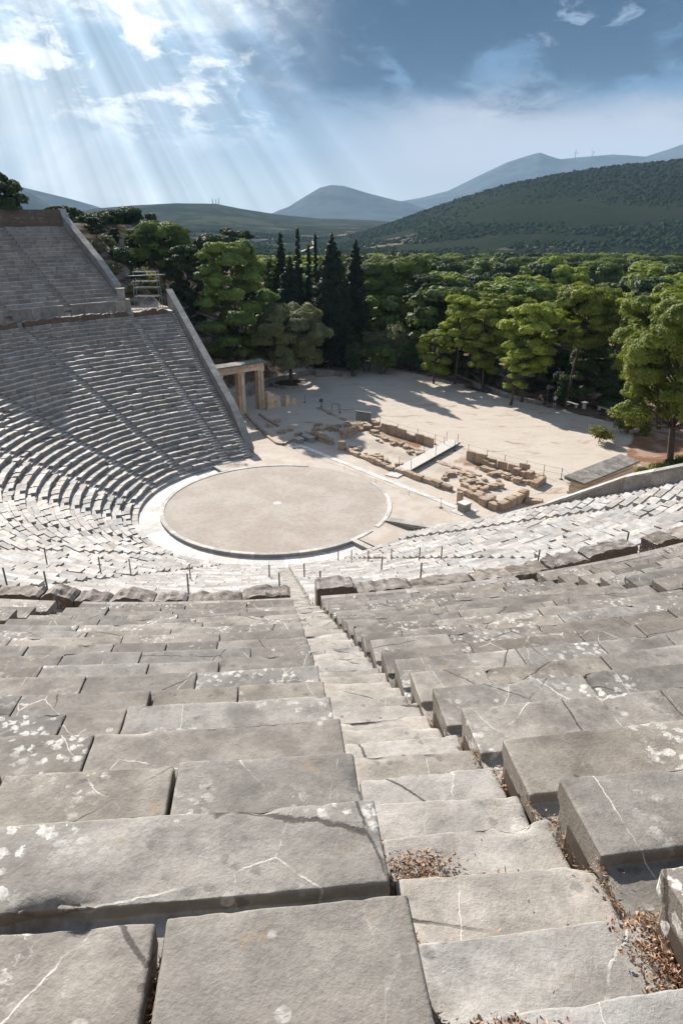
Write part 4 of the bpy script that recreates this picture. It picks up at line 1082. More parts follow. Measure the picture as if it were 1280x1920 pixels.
# ------------------------------------------------------------------ terrace wall, steps, planter, plaza edge
def low_wall(pl, h, w, name, label, mat, z=None):
    P_ = [at(*q)[:2] for q in pl]; mb = MB()
    for a_, b_ in zip(P_[:-1], P_[1:]):
        d = b_-a_; L = np.linalg.norm(d); n = max(1, int(L/.9))
        for i in range(n):
            c = a_+d*(i+.5)/n; mb.box((c[0], c[1], -.6), L/n-.01, w+random.uniform(-.03, .03), .6+h+random.uniform(-.04, .04), math.atan2(d[1], d[0]), random.random())
    tag(mb.build(name, mat, None, (P_[0][0], P_[0][1], 0)), label, 'wall')
low_wall([(470, 742), (505, 722), (540, 711), (575, 704), (597, 701)], .75, .5, 'terrace_wall', 'low curved stone terrace wall behind the round tree, left of the grey steps', M['wall'])
low_wall([(617, 703), (640, 706)], .7, .5, 'terrace_wall', 'short end of the terrace wall right of the grey steps', M['wall'])
t = thing('stone_steps', 'short flight of grey steps breaking the curved terrace wall', 'steps', tuple(at(607, 704)))
for i in range(4):
    mb = MB(); q = at(607, 706-2*i+0)[:2]; q = at(607, 706)[:2]+np.array([.03, .35])*i; mb.box((q[0], q[1], -.1), 2.6, .42, .1+.2*(i+1), R(8), random.random()); mb.build('step', M['wall'], t)
pc = at(546, 722)[:2]
t = thing('planter_ring', 'round stone planter ring at the foot of the lone round tree', 'planter', (pc[0], pc[1], 0))
mb = MB(); pf = lambda r, ph: pc+np.array([math.cos(R(ph))*r*1.12, math.sin(R(ph))*r])
for i in range(26):
    a = i*360/26; mb.sweep([(2.25, -.1), (2.25, .42+random.uniform(-.05, .05)), (2.65, .40), (2.68, -.1)], [a+.5, a+7, a+13.3], pf, tone=random.random())
mb.build('stone_ring', M['wall'], t, fix=True)
mb = MB(); mb.add([(*pf(2.3, a), .3) for a in range(0, 360, 15)], [tuple(range(24))], .3); mb.build('soil', M['soil'], t)
low_wall([(788, 682), (830, 694), (860, 706), (900, 722), (960, 745), (1015, 757)], .3, .45, 'plaza_kerb', 'long low stone kerb edging the sandy plaza under the pines', M['wall'])
low_wall([(1168, 880), (1195, 900), (1215, 930)], .25, .5, 'bed_kerb', 'pale stone kerb of the planting bed behind the right gateway', M['kerb'])
low_wall([(1196, 874), (1215, 892), (1240, 925)], .2, .3, 'bed_kerb', 'thin inner pale kerb nearer the low hedge', M['kerb'])
for (x0, x1, y, lb) in ((1062, 1081, 762, 'white slab bench, the left of the two behind the standing visitor'), (1120, 1140, 771, 'white slab bench, the right one near the dark hedge')):
    q = at((x0+x1)/2, y); dx = (at(x1, y+3)-at(x0, y-3))[:2]; L = np.linalg.norm(dx); an = math.atan2(dx[1], dx[0])
    t = thing('slab_bench', lb, 'bench', (q[0], q[1], 0), 0, 'white benches by the plaza edge')
    mb = MB(); mb.box((q[0], q[1], .40), L, .42, .09, an, .5); mb.build('seat', M['white'], t)
    for s_ in (-.38, .38):
        mb = MB(); mb.box((q[0]+math.cos(an)*L*s_, q[1]+math.sin(an)*L*s_, 0), .14, .38, .397, an, .5); mb.build('leg', M['white'], t)
q = at(1094, 766); t = thing('stone_pedestal', 'small white pedestal standing between the two benches', 'pedestal', (q[0], q[1], 0)); mb = MB(); mb.box((q[0], q[1], 0), .32, .32, .75, .3); mb.build('shaft', M['white'], t); mb = MB(); mb.box((q[0], q[1], .753), .7, .6, .12, .3); mb.build('top', M['white'], t)
for (x, y, lb) in ((1026, 742, 'white card sign under the pines left of the standing visitor'), (1070, 748, 'white card sign under the pines right of the standing visitor')):
    q = at(x, y); mb = MB(); mb.tube([(q[0], q[1], -1.3), (q[0], q[1], 1.1)], .03); mb.box((q[0], q[1]-.03, 1.0), .5, .04, .55, .2, .5)
    tag(mb.build('card_sign', M['white'], None, (q[0], q[1], 0)), lb, 'sign', 'white card signs')

# ------------------------------------------------------------------ scaffold tower on the walkway level
q0 = AS(8.6, 40.9); zt = 12.35
t = thing('scaffold_tower', 'grey tubular scaffold tower with spotlight bar at the end of the walkway', 'scaffold', (q0[0], q0[1], zt))
ex = np.array([math.cos(YAW), -math.sin(YAW)]); ey = np.array([ex[1]*-1, ex[0]])
def sp(u, v, z): q = q0+ex*u+ey*v; return (q[0], q[1], zt+z)
for u in (-1.55, 1.55):
    for v in (-.6, .6):
        mb = MB(); mb.tube([sp(u*(1.07), v, 0), sp(u*.97, v, 3.6 if u < 0 else 4.6)], .05, 6); mb.build('upright', M['galv'], t)
for z, sp_ in ((1.45, 1.5), (2.5, 1.5), (3.3, 1.5), (4.45, 1.5)):
    for v in (-.6, .6):
        mb = MB(); mb.tube([sp(-sp_, v, z), sp(sp_, v, z)], .045, 6); mb.build('ledger', M['galv'], t)
mb = MB(); mb.tube([sp(-2.2, -.6, 3.95), sp(2.6, -.6, 4.15)], .06, 6); mb.build('spotlight_bar', M['galv'], t)
for a, b in (((-1.5, 0), (0, 1.4)), ((1.5, 0), (0, 1.4))):
    mb = MB(); mb.tube([sp(a[0], -.6, a[1]), sp(b[0], -.6, b[1])], .035, 6); mb.build('brace', M['galv'], t)
mb = MB(); mb.tube([sp(0, -.6, 0), sp(0, -.6, 1.4)], .035, 6); mb.build('brace', M['galv'], t)
for u in (-2.2, -.6, .5, 2.5):
    mb = MB(); z = 3.45 if abs(u) < 1 else 4.0; mb.tube([sp(u, -.75, z+.18), sp(u, -.4, z+.05)], [.13, .1], 8); mb.build('spotlight', M['galv' if abs(u) > 1 else 'iron'], t)
mb = MB(); q = AS(7.5, 44.5); zz = 12.6; mb.box((q[0], q[1], zz), 2.2, .9, .32, -.1, .4); tag(mb.build('storage_box', M['green'], None, (q[0], q[1], zz)), 'low dark green box lying on the ground left of the scaffold tower', 'box')

# ------------------------------------------------------------------ vegetation
def leaf_cloud(mb, cen, rad, n, size, seed, flat=.6, shell=.78, up=.25):
    rg = np.random.RandomState(int(seed*1000) % 99991)
    d = rg.normal(size=(n, 3)); d /= np.linalg.norm(d, axis=1)[:, None]
    d[:, 2] = np.where(d[:, 2] < -.35, -d[:, 2]*.6, d[:, 2]); d /= np.linalg.norm(d, axis=1)[:, None]
    rr = shell+(1.08-shell)*rg.rand(n)**.7
    R3 = np.array([rad, rad*rg.uniform(.85, 1.15), rad*flat])
    # lumpy surface
    lump = 1+.16*np.sin(d[:, 0]*5+seed)+.13*np.sin(d[:, 1]*6+seed*2)+.10*np.sin(d[:, 2]*7+seed*3)
    P = np.array(cen)+d*R3*rr[:, None]*lump[:, None]
    nrm = d+rg.normal(size=(n, 3))*.38; nrm[:, 2] += up; nrm /= np.linalg.norm(nrm, axis=1)[:, None]
    a = np.cross(nrm, rg.normal(size=(n, 3))); a /= np.linalg.norm(a, axis=1)[:, None]; b = np.cross(nrm, a)
    sz = size*(.6+.8*rg.rand(n))[:, None]
    V = np.stack([P-a*sz*.5-b*sz*.28, P+a*sz*.5-b*sz*.28, P+a*sz*.34+b*sz*.36+nrm*sz*.12, P-a*sz*.34+b*sz*.36+nrm*sz*.12], 1).reshape(-1, 3)
    o = len(mb.V); mb.V.extend(V.tolist()); q = np.arange(n)*4+o
    mb.F.extend(np.stack([q, q+1, q+2, q+3], 1).tolist())
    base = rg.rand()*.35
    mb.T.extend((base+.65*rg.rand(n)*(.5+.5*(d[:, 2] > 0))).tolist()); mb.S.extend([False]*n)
def bent(p0, p1, n=5, k=.12, rg=random):
    p0 = Vector(p0); p1 = Vector(p1); L = (p1-p0).length; off = Vector((rg.uniform(-1, 1), rg.uniform(-1, 1), 0))*L*k
    return [p0.lerp(p1, i/n)+off*math.sin(math.pi*i/n) for i in range(n+1)]
def make_pine(name, label, H, W, mat, seed, dens=1.0, crown=.55, lean=0.0, lsize=.22, trunk_r=.22, puffs=26, flat=.58, group='pines around the plaza', dome=True):
    rg = random.Random(seed)
    t = thing(name, label, 'tree', (0, 0, 0), 0, group); mt = MB(); ml = MB()
    top = Vector((lean*H, rg.uniform(-.04, .04)*H, H*.9)); base = Vector((0, 0, -.4))
    axis = bent(base, top, 8, .05, rg); mt.tube(axis, [trunk_r*(1-.8*i/8) for i in range(9)], 8, .5)
    zc0 = H*(1-crown)
    for i in range(puffs):
        f = (i+.5)/puffs; z = zc0+(H-zc0)*f**.85
        prof = math.sqrt(max(.06, 1-((f-.42)/.62)**2)) if dome else (1.02-f*.86)
        ang = i*2.39996+rg.uniform(-.4, .4); rad_ = W/2*prof*(.30+.72*math.sqrt(rg.random()))*.88
        axp = axis[min(8, max(1, int(z/H*8)))]
        c = Vector((axp.x+math.cos(ang)*rad_, axp.y+math.sin(ang)*rad_, min(z, H-.12*W)+rg.uniform(-.3, .3)))
        pr = W*rg.uniform(.105, .185)*(1 if dome else 1.05-f*.45)
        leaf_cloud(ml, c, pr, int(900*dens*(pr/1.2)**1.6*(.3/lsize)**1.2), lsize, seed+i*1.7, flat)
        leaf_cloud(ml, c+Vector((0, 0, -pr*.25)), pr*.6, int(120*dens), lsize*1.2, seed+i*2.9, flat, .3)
        st = axis[min(7, max(1, int(round(8*(1-crown)+.6)), int((z-rad_*.45)/H*8)))]
        mt.tube(bent(st, c, 4, .15, rg), [max(.03, trunk_r*.34), trunk_r*.28, trunk_r*.2, trunk_r*.14, .02], 5, .5)
    mt.build('trunk', M['bark'], t); ml.build('crown', M[mat], t)
    return t
def make_cypress(label, H, W, seed, group, spread=0):
    rg = random.Random(seed); t = thing('cypress_tree', label, 'tree', (0, 0, 0), 0, group); mt = MB(); ml = MB()
    mt.tube([(0, 0, -.4), (0, 0, H*.9)], [.25, .04], 8); n = 40 if not spread else 64
    for i in range(n):
        f = (i+.5)/n; w = W/2*(math.sin(math.pi*min(1, f*1.02)**.62)**.75+.06 if not spread else (1-f)**.75+.05)
        a = i*2.4; rr = w*rg.uniform(.25, .7)
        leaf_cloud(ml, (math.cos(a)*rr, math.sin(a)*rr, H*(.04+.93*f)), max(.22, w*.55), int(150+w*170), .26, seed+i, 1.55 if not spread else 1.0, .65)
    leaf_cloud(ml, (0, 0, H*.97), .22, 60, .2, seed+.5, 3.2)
    mt.build('trunk', M['bark'], t); ml.build('crown', M['lcyp'], t); return t
def make_bush(name, label, H, W, mat, seed, group, stems=5, lsize=.2, dens=1.0, cat='shrub'):
    rg = random.Random(seed); t = thing(name, label, cat, (0, 0, 0), 0, group); mt = MB(); ml = MB()
    for i in range(stems*3):
        a = rg.random()*6.28; rr = W/2*rg.uniform(.1, .7); z = H*rg.uniform(.3, .86)*(1-.35*rr/(W/2))
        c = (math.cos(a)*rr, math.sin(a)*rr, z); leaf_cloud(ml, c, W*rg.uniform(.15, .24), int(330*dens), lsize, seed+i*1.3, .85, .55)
        if i % 3 == 0: mt.tube(bent((math.cos(a)*.15, math.sin(a)*.15, -.2), c, 4, .1, rg), [.06, .05, .04, .03, .015], 5)
    mt.build('stem', M['bark'], t); ml.build('foliage', M[mat], t); return t
def place(root, first, x, y, z, rz, s, label, group=None):
    if first:
        root.location = (x, y, z); root.rotation_euler = (0, 0, rz); root.scale = s if isinstance(s, tuple) else (s, s, s)
        if label: root['label'] = label
        if group: root['group'] = group
        return root
    return dup(root, (x, y, z), rz, label, group, s)
# individually recognisable trees: builder height is fixed, then scaled to what the photo shows
def H_at(x, ytop, dist, z0): return z_at(x, ytop, dist)-z0
def solo(kind, x, ytop, dist, wpx, label, mat='lpine2', seed=1, **kw):
    q = at_dist(x, dist); z0 = gz(q[0], q[1]); H = max(1.2, H_at(x, ytop, dist, z0)); W = wpx*dist*1.0/F*.93*(1.6 if kind == 'cyp' and kw.get('spread') else 1)
    z0 -= .1
    if kind == 'pine': t = make_pine('pine_tree', label, H, W, mat, seed, **kw)
    elif kind == 'cyp': t = make_cypress(label, H, W, seed, 'cypresses behind the terrace', kw.get('spread', 0))
    else: t = make_bush(kind, label, H, W, mat, seed, **kw)
    t.location = (q[0], q[1], z0); return t
G1 = 'pines on the left hillside'
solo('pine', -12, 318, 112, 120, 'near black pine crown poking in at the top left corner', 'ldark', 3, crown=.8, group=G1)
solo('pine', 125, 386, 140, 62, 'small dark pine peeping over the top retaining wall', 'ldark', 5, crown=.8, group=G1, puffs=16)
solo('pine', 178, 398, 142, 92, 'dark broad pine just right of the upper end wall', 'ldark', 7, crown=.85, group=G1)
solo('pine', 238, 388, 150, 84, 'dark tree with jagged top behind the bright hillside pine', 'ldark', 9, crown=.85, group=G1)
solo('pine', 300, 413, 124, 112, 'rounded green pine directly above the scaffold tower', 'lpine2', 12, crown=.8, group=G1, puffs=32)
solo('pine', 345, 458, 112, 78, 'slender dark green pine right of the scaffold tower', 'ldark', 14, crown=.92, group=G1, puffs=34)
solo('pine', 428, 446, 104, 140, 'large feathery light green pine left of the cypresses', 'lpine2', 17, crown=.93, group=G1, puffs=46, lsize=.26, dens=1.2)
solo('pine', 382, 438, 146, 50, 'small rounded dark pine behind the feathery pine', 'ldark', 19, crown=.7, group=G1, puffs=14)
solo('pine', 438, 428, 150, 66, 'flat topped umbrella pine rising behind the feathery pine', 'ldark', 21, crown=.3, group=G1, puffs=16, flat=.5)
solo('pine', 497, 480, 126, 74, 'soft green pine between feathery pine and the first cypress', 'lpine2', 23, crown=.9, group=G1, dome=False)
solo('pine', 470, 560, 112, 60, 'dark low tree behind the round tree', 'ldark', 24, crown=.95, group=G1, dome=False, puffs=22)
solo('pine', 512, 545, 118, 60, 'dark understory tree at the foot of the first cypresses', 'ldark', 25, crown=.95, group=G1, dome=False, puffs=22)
solo('olive_tree', 196, 456, 118, 52, 'grey green olive crown beside the upper end wall', 'lolive', 27, group='shrubs on the left hillside', cat='tree')
solo('hillside_shrub', 222, 492, 112, 50, 'dark shrub between olive and upper end wall', 'ldark', 28, group='shrubs on the left hillside')
solo('hillside_shrub', 262, 492, 112, 84, 'yellow green shrub directly behind the scaffold tower', 'lshrub', 29, group='shrubs on the left hillside', stems=7)
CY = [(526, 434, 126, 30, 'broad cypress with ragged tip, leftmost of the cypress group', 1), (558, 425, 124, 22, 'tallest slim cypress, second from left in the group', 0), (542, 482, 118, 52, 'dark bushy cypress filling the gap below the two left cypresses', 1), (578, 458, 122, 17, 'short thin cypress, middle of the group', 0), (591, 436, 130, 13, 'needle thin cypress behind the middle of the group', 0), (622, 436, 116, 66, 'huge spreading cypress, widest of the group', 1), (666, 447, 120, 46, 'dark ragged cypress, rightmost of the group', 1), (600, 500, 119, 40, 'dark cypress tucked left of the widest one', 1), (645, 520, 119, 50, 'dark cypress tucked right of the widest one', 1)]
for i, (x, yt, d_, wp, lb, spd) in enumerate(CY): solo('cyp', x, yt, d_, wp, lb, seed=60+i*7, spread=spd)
# round tree in the planter
q = at(546, 720); H = z_at(560, 578, math.hypot(q[0]-CAM[0], q[1]-CAM[1]))
t = make_pine('round_tree', 'lone round crowned tree in the stone planter near the left gateway', H, 11.0, 'lolive', 41, 1.5, .72, .05, .22, .3, 34, .8, None)
t.location = (q[0], q[1], .25)
for (x, yt, d_, wp, lb, mt_, nm) in ((692, 604, 112, 84, 'grey green olive bush right of the terrace steps', 'lolive', 'olive_bush'), (665, 650, 108, 40, 'small dark bush left of the olive bush by the path', 'ldark', 'olive_bush'), (745, 600, 116, 96, 'wide dark grey green bush behind the plaza corner', 'lolive', 'olive_bush'), (722, 640, 110, 70, 'low mid green bush at the plaza corner', 'lpine2', 'olive_bush'), (785, 640, 113, 50, 'dark bush left of the bright low pine', 'ldark', 'olive_bush'), (650, 600, 116, 60, 'deep green bush below the widest cypress', 'ldark', 'olive_bush'), (600, 640, 116, 70, 'deep green bush behind the terrace wall', 'ldark', 'olive_bush')):
    solo(nm, x, yt, d_, wp, lb, mt_, int(x), group='bushes at the plaza corner', stems=7)
for i, (al_, s_, h_) in enumerate(((9.5, 46.5, 1.6), (11, 49, 2.0), (9, 51.5, 1.6), (11.5, 54, 2.4), (9, 57, 2.0), (14, 46, 2.0))):
    q = AS(al_, s_); t = make_bush('hillside_shrub', ('dark shrub on the bank outside the upper end wall, %s' % ('lowest', 'second up', 'third up', 'fourth up', 'topmost', 'farthest out')[i]), h_, h_*1.4, 'ldark' if i % 2 else 'lolive', 700+i, 'shrubs on the left hillside', 5); t.location = (q[0], q[1], gz(*q)-.1)
G2 = 'pines around the plaza'
PN = [(745, 476, 132, 150, 'very large round pine, biggest crown behind the plaza corner', 'lpine2', dict(puffs=44, crown=.75, trunk_r=.3)),
 (800, 512, 122, 92, 'dark round pine right of the biggest crown', 'ldark', dict(puffs=30, crown=.8)),
 (700, 492, 140, 60, 'dark pine between cypress and biggest crown', 'ldark', dict(puffs=22, crown=.85)),
 (825, 617, 104, 76, 'small bright yellow green pine with low crown at the plaza corner', 'lpine', dict(puffs=22, crown=.78)),
 (868, 553, 104, 76, 'bright pine with tall slim trunk, left of the double crowned pine', 'lpine', dict(puffs=26, crown=.6)),
 (845, 512, 128, 70, 'mid green pine crown behind the slim trunk pine', 'lpine', dict(puffs=22, crown=.6)),
 (925, 560, 102, 92, 'tall bright pine with tiered crown, middle of the plaza edge', 'lpine', dict(puffs=34, crown=.75)),
 (967, 548, 112, 80, 'rounded pine crown behind the pair of plaza pines', 'lpine', dict(puffs=24, crown=.6)),
 (1008, 566, 95, 104, 'bright layered pine leaning over the standing visitor', 'lpine', dict(puffs=36, crown=.68, lean=.05)),
 (985, 655, 93, 62, 'small low pine with bare short trunk in front of the layered pine', 'lpine', dict(puffs=16, crown=.7)),
 (1098, 533, 98, 140, 'wide pine with leaning dark trunk and flat topped crown', 'lpine', dict(puffs=40, crown=.45, lean=.12, trunk_r=.33)),
 (1140, 625, 100, 130, 'dense dark green tree filling the space under the wide pine', 'ldark', dict(puffs=34, crown=.95, dome=False)),
 (1060, 640, 106, 110, 'dark understory tree behind the standing visitor', 'ldark', dict(puffs=30, crown=.95, dome=False)),
 (1195, 610, 104, 90, 'dark green tree behind the biggest right pine', 'lpine2', dict(puffs=30, crown=.9)),
 (920, 650, 108, 90, 'dark understory tree behind the tiered pine', 'ldark', dict(puffs=26, crown=.95, dome=False)),
 (855, 640, 112, 80, 'dark understory tree behind the slim trunk pine', 'ldark', dict(puffs=24, crown=.95, dome=False))]
for i, (x, yt, d_, wp, lb, mt_, kw) in enumerate(PN): solo('pine', x, yt, d_, wp, lb, mt_, 200+i*11, group=G2, **kw)
q = at(1256, 862); D_ = math.hypot(q[0]-CAM[0], q[1]-CAM[1])
t = make_pine('pine_tree', 'big vivid green pine at the right edge, lowest boughs near the planting bed', z_at(1250, 562, D_), 11.0, 'lpine', 333, 1.2, .80, .0, .20, .36, 46, .66, G2); t.location = (q[0], q[1], gz(q[0], q[1]))
q = at_dist(1300, 92); t = make_pine('pine_tree', 'yellow green pine top rising behind the big right edge pine', z_at(1262, 533, 92)+1, 12, 'lpine', 345, 1.1, .6, 0, .27, .3, 34, .62, G2); t.location = (q[0], q[1], gz(q[0], q[1]))
solo('garden_shrub', 1178, 800, 79, 54, 'loose leafy shrub at the plaza corner beside the planting bed', 'lshrub', 91, group='planting bed shrubs', lsize=.16, dens=.5, stems=5)
solo('garden_shrub', 1228, 790, 84, 46, 'leggy shrub between the loose shrub and the big trunk', 'lshrub', 93, group='planting bed shrubs', lsize=.16, dens=.35, stems=4)
solo('garden_shrub', 1272, 795, 84, 40, 'pale leafy shrub right of the big trunk', 'lshrub', 95, group='planting bed shrubs', lsize=.16, dens=.4, stems=4)
for i, (x, y, W, H, lb) in enumerate(((1207, 900, 2.6, 1.0, 'low yellow green hedge bush, leftmost beside the bed kerb'), (1235, 893, 2.9, 1.2, 'low yellow green hedge bush in the middle of the bed'), (1268, 884, 3.2, 1.3, 'low dark green hedge bush at the right edge'), (1300, 876, 3.2, 1.3, 'low dark green hedge bush running out of the frame'))):
    t = make_bush('hedge_bush', lb, H, W, 'lshrub' if i < 2 else 'lpine2', 400+i, 'low hedge behind the right end wall', 6, .14, .9); q = at(x, y); t.location = (q[0], q[1], -.1)
# fallen log
mb = MB(); a, b = at(868, 706), at(917, 733); mb.tube([(a[0], a[1], 1.6), (*((a+b)/2)[:2], .9), (b[0], b[1], .1)], [.12, .2, .26], 8)
tag(mb.build('fallen_log', M['bark'], None, (b[0], b[1], 0)), 'dark fallen log leaning on the plaza edge under the slim trunk pine', 'log')
# the wood beyond: up to 300 trees as objects
fv = [make_pine('forest_pine', 'x', 10, 8.2, m_, 500+i*13, .55, c_, 0, .46, .22, p_, .62, 'wood beyond the plaza', dm) for i, (m_, c_, p_, dm) in enumerate((('lpine2', .7, 20, True), ('lpine', .62, 18, True), ('ldark', .75, 20, True), ('lpine2', .55, 16, True), ('ldark', .85, 22, False), ('lpine', .7, 22, True)))]
used = [False]*6; placed = []; rg = random.Random(77); nf = 0; tries = 0
FL = ['mid green pine crown among many in the wood beyond the plaza', 'yellow green pine crown among many in the wood beyond the plaza', 'dark green pine crown among many in the wood beyond the plaza', 'mid green flat topped pine among many in the wood beyond the plaza', 'dark conical tree among many in the wood beyond the plaza', 'broad yellow green pine among many in the wood beyond the plaza']
while nf < 290 and tries < 20000:
    tries += 1
    d_ = 118+ (rg.random()**1.35)*330; x = rg.uniform(440, 1420)
    if x < 640 and d_ < 150: continue
    q = at_dist(x, d_)
    if any((q[0]-p_[0])**2+(q[1]-p_[1])**2 < (4.6+d_*.011)**2 for p_ in placed): continue
    # clearing seen in the photo behind the wide pine
    if 1110 < x < 1200 and 150 < d_ < 190: continue
    placed.append(q); k_ = rg.choices(range(6), (4, 3, 4, 2, 1, 3))[0]; z0 = gz(q[0], q[1])
    hmax = z_at(x, 474 if x > 700 else 478, d_)-z0        # tree tops keep under the line they keep in the photo
    H = min(rg.uniform(8.5, 14.5), hmax if d_ > 170 else 15); s_ = max(.55, H/10)
    place(fv[k_], not used[k_], q[0], q[1], z0-.2, rg.random()*6.28, (s_*rg.uniform(.95, 1.25), s_*rg.uniform(.95, 1.25), s_), FL[k_], 'wood beyond the plaza: '+FL[k_].split(' among')[0]); used[k_] = True; nf += 1
# left hillside fill
fl2 = 0
for i, (x, d_, H) in enumerate(((140, 148, 8), (290, 145, 9), (340, 140, 9), (250, 132, 6), (150, 136, 5), (395, 128, 9), (455, 132, 10), (330, 130, 7), (520, 128, 8), (70, 155, 7), (165, 124, 4.5), (200, 126, 5.5), (230, 122, 4.5), (185, 116, 3.2), (215, 132, 6.5), (160, 132, 5.5), (255, 126, 5))):
    q = at_dist(x, d_); z0 = gz(q[0], q[1]); ytop = max(z_at(x, 412 if x < 200 else 440, d_)-z0, 3)
    s_ = min(H, ytop)/10
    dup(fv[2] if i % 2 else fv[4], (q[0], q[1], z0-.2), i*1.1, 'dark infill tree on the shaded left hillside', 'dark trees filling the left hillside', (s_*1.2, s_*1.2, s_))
# far scrub on the dark hill and the valley floor
def scrub():
    mb = MB(); rg2 = np.random.RandomState(5)
    octv = np.array([(1, 0, 0), (0, 1, 0), (-1, 0, 0), (0, -1, 0), (.7, .7, .55), (-.7, .7, .6), (-.7, -.7, .5), (.7, -.7, .6), (0, 0, 1)], float)
    Fc = [(0, 4, 8), (4, 1, 8), (1, 5, 8), (5, 2, 8), (2, 6, 8), (6, 3, 8), (3, 7, 8), (7, 0, 8), (0, 1, 4), (1, 2, 5), (2, 3, 6), (3, 0, 7)]
    n = 24000; ds_ = 480+rg2.rand(n)**.9*1150; xs = rg2.uniform(-60, 1400, n)
    X = []; 
    for x, d_ in zip(xs, ds_):
        if x < 520 and d_ < 700: continue
        X.append((*at_dist(x, d_), d_))
    X = np.array(X); Z = ground(X[:, 0], X[:, 1])
    for (x, y, d_), z in zip(X, Z):
        if noise.noise(Vector((x*.012, y*.012, 5))) < -.18+(.1 if z < 0 else -.6): continue
        s_ = rg2.uniform(1.5, 3.4); V = octv*np.array([s_, s_, s_*rg2.uniform(.8, 1.4)])*(1+.25*rg2.normal(size=(9, 1)))+np.array([x, y, z-.5])
        mb.add(V, Fc, rg2.rand(), True)
    o = mb.build('hillside_scrub', M['lscrub']); o['kind'] = 'stuff'; tag(o, 'dark scrub dotting the far hillside', 'scrub'); return len(mb.F)
scrub()

# ------------------------------------------------------------------ far landmarks
for i, (x, d_, yt, lb) in enumerate(((405, 2690, 371, 'left thin radio mast on the pale middle hill'), (411, 2690, 373, 'middle thin radio mast on the pale middle hill'), (416, 2690, 371, 'right thin radio mast on the pale middle hill'))):
    q = at_dist(x, d_); z = gz(q[0], q[1]); mb = MB(); mb.tube([(q[0], q[1], z-2), (q[0], q[1], z_at(x, yt, d_))], [1.6, .9], 5); tag(mb.build('radio_mast', M['galv'], None, (q[0], q[1], z)), lb, 'mast', 'radio masts')
for i, (x, yt, lb) in enumerate(((1056, 283, 'wind turbine on the blue ridge, the left one'), (1087, 283, 'wind turbine on the blue ridge, the right one'))):
    q = at_dist(x, 8150); z = gz(q[0], q[1])-5; zt_ = z_at(x, yt+3, 8150); t = thing('wind_turbine', lb, 'wind turbine', (q[0], q[1], z), 0, 'wind turbines')
    mb = MB(); mb.tube([(q[0], q[1], z), (q[0], q[1], zt_)], [5, 3], 6); mb.build('tower', M['white'], t)
    for b_ in range(3):
        an = R(90+120*b_+i*35); mb = MB(); mb.tube([(q[0], q[1]-6, zt_), (q[0]+math.cos(an)*36, q[1]-6, zt_+math.sin(an)*36)], [3, 1.2], 5); mb.build('blade', M['white'], t)
q = at_dist(706, 190); z = gz(q[0], q[1]); zr = z_at(706, 596, 190)
q = at_dist(706, 150); z = gz(q[0], q[1]); zr = z_at(706, 594, 150)
t = thing('roofed_hut', 'small hut with a reddish tiled roof glimpsed between the pines', 'hut', (q[0], q[1], z))
mb = MB(); mb.box((q[0], q[1], z), 5, 4, max(1.5, zr-z-1.2), .2, .4); mb.build('wall', M['white'], t)
mb = MB(); zb = z+max(1.5, zr-z-1.2); V = [(q[0]-3, q[1]-2.5, zb), (q[0]+3, q[1]-2.5, zb), (q[0]+3, q[1]+2.5, zb), (q[0]-3, q[1]+2.5, zb), (q[0]-3, q[1], zb+1.3), (q[0]+3, q[1], zb+1.3)]
mb.add(V, [(0, 1, 5, 4), (2, 3, 4, 5), (1, 2, 5), (3, 0, 4), (3, 2, 1, 0)]); mb.build('roof', M['roof'], t)
mb = MB()
RD = [(566, 700), (560, 850), (575, 1000), (590, 1200), (586, 1450)]
P_ = [at_dist(x, d_) for x, d_ in RD]
for a_, b_ in zip(P_[:-1], P_[1:]):
    for i in range(12):
        p0 = a_+(b_-a_)*i/12; p1 = a_+(b_-a_)*(i+1)/12; w = np.array([2.2, 0])
        mb.add([(*(p0-w), gz(*p0)+.8), (*(p0+w), gz(*p0)+.8), (*(p1+w), gz(*p1)+.8), (*(p1-w), gz(*p1)+.8)], [(0, 1, 2, 3)])
tag(mb.build('road', M['sand']), kind='structure')

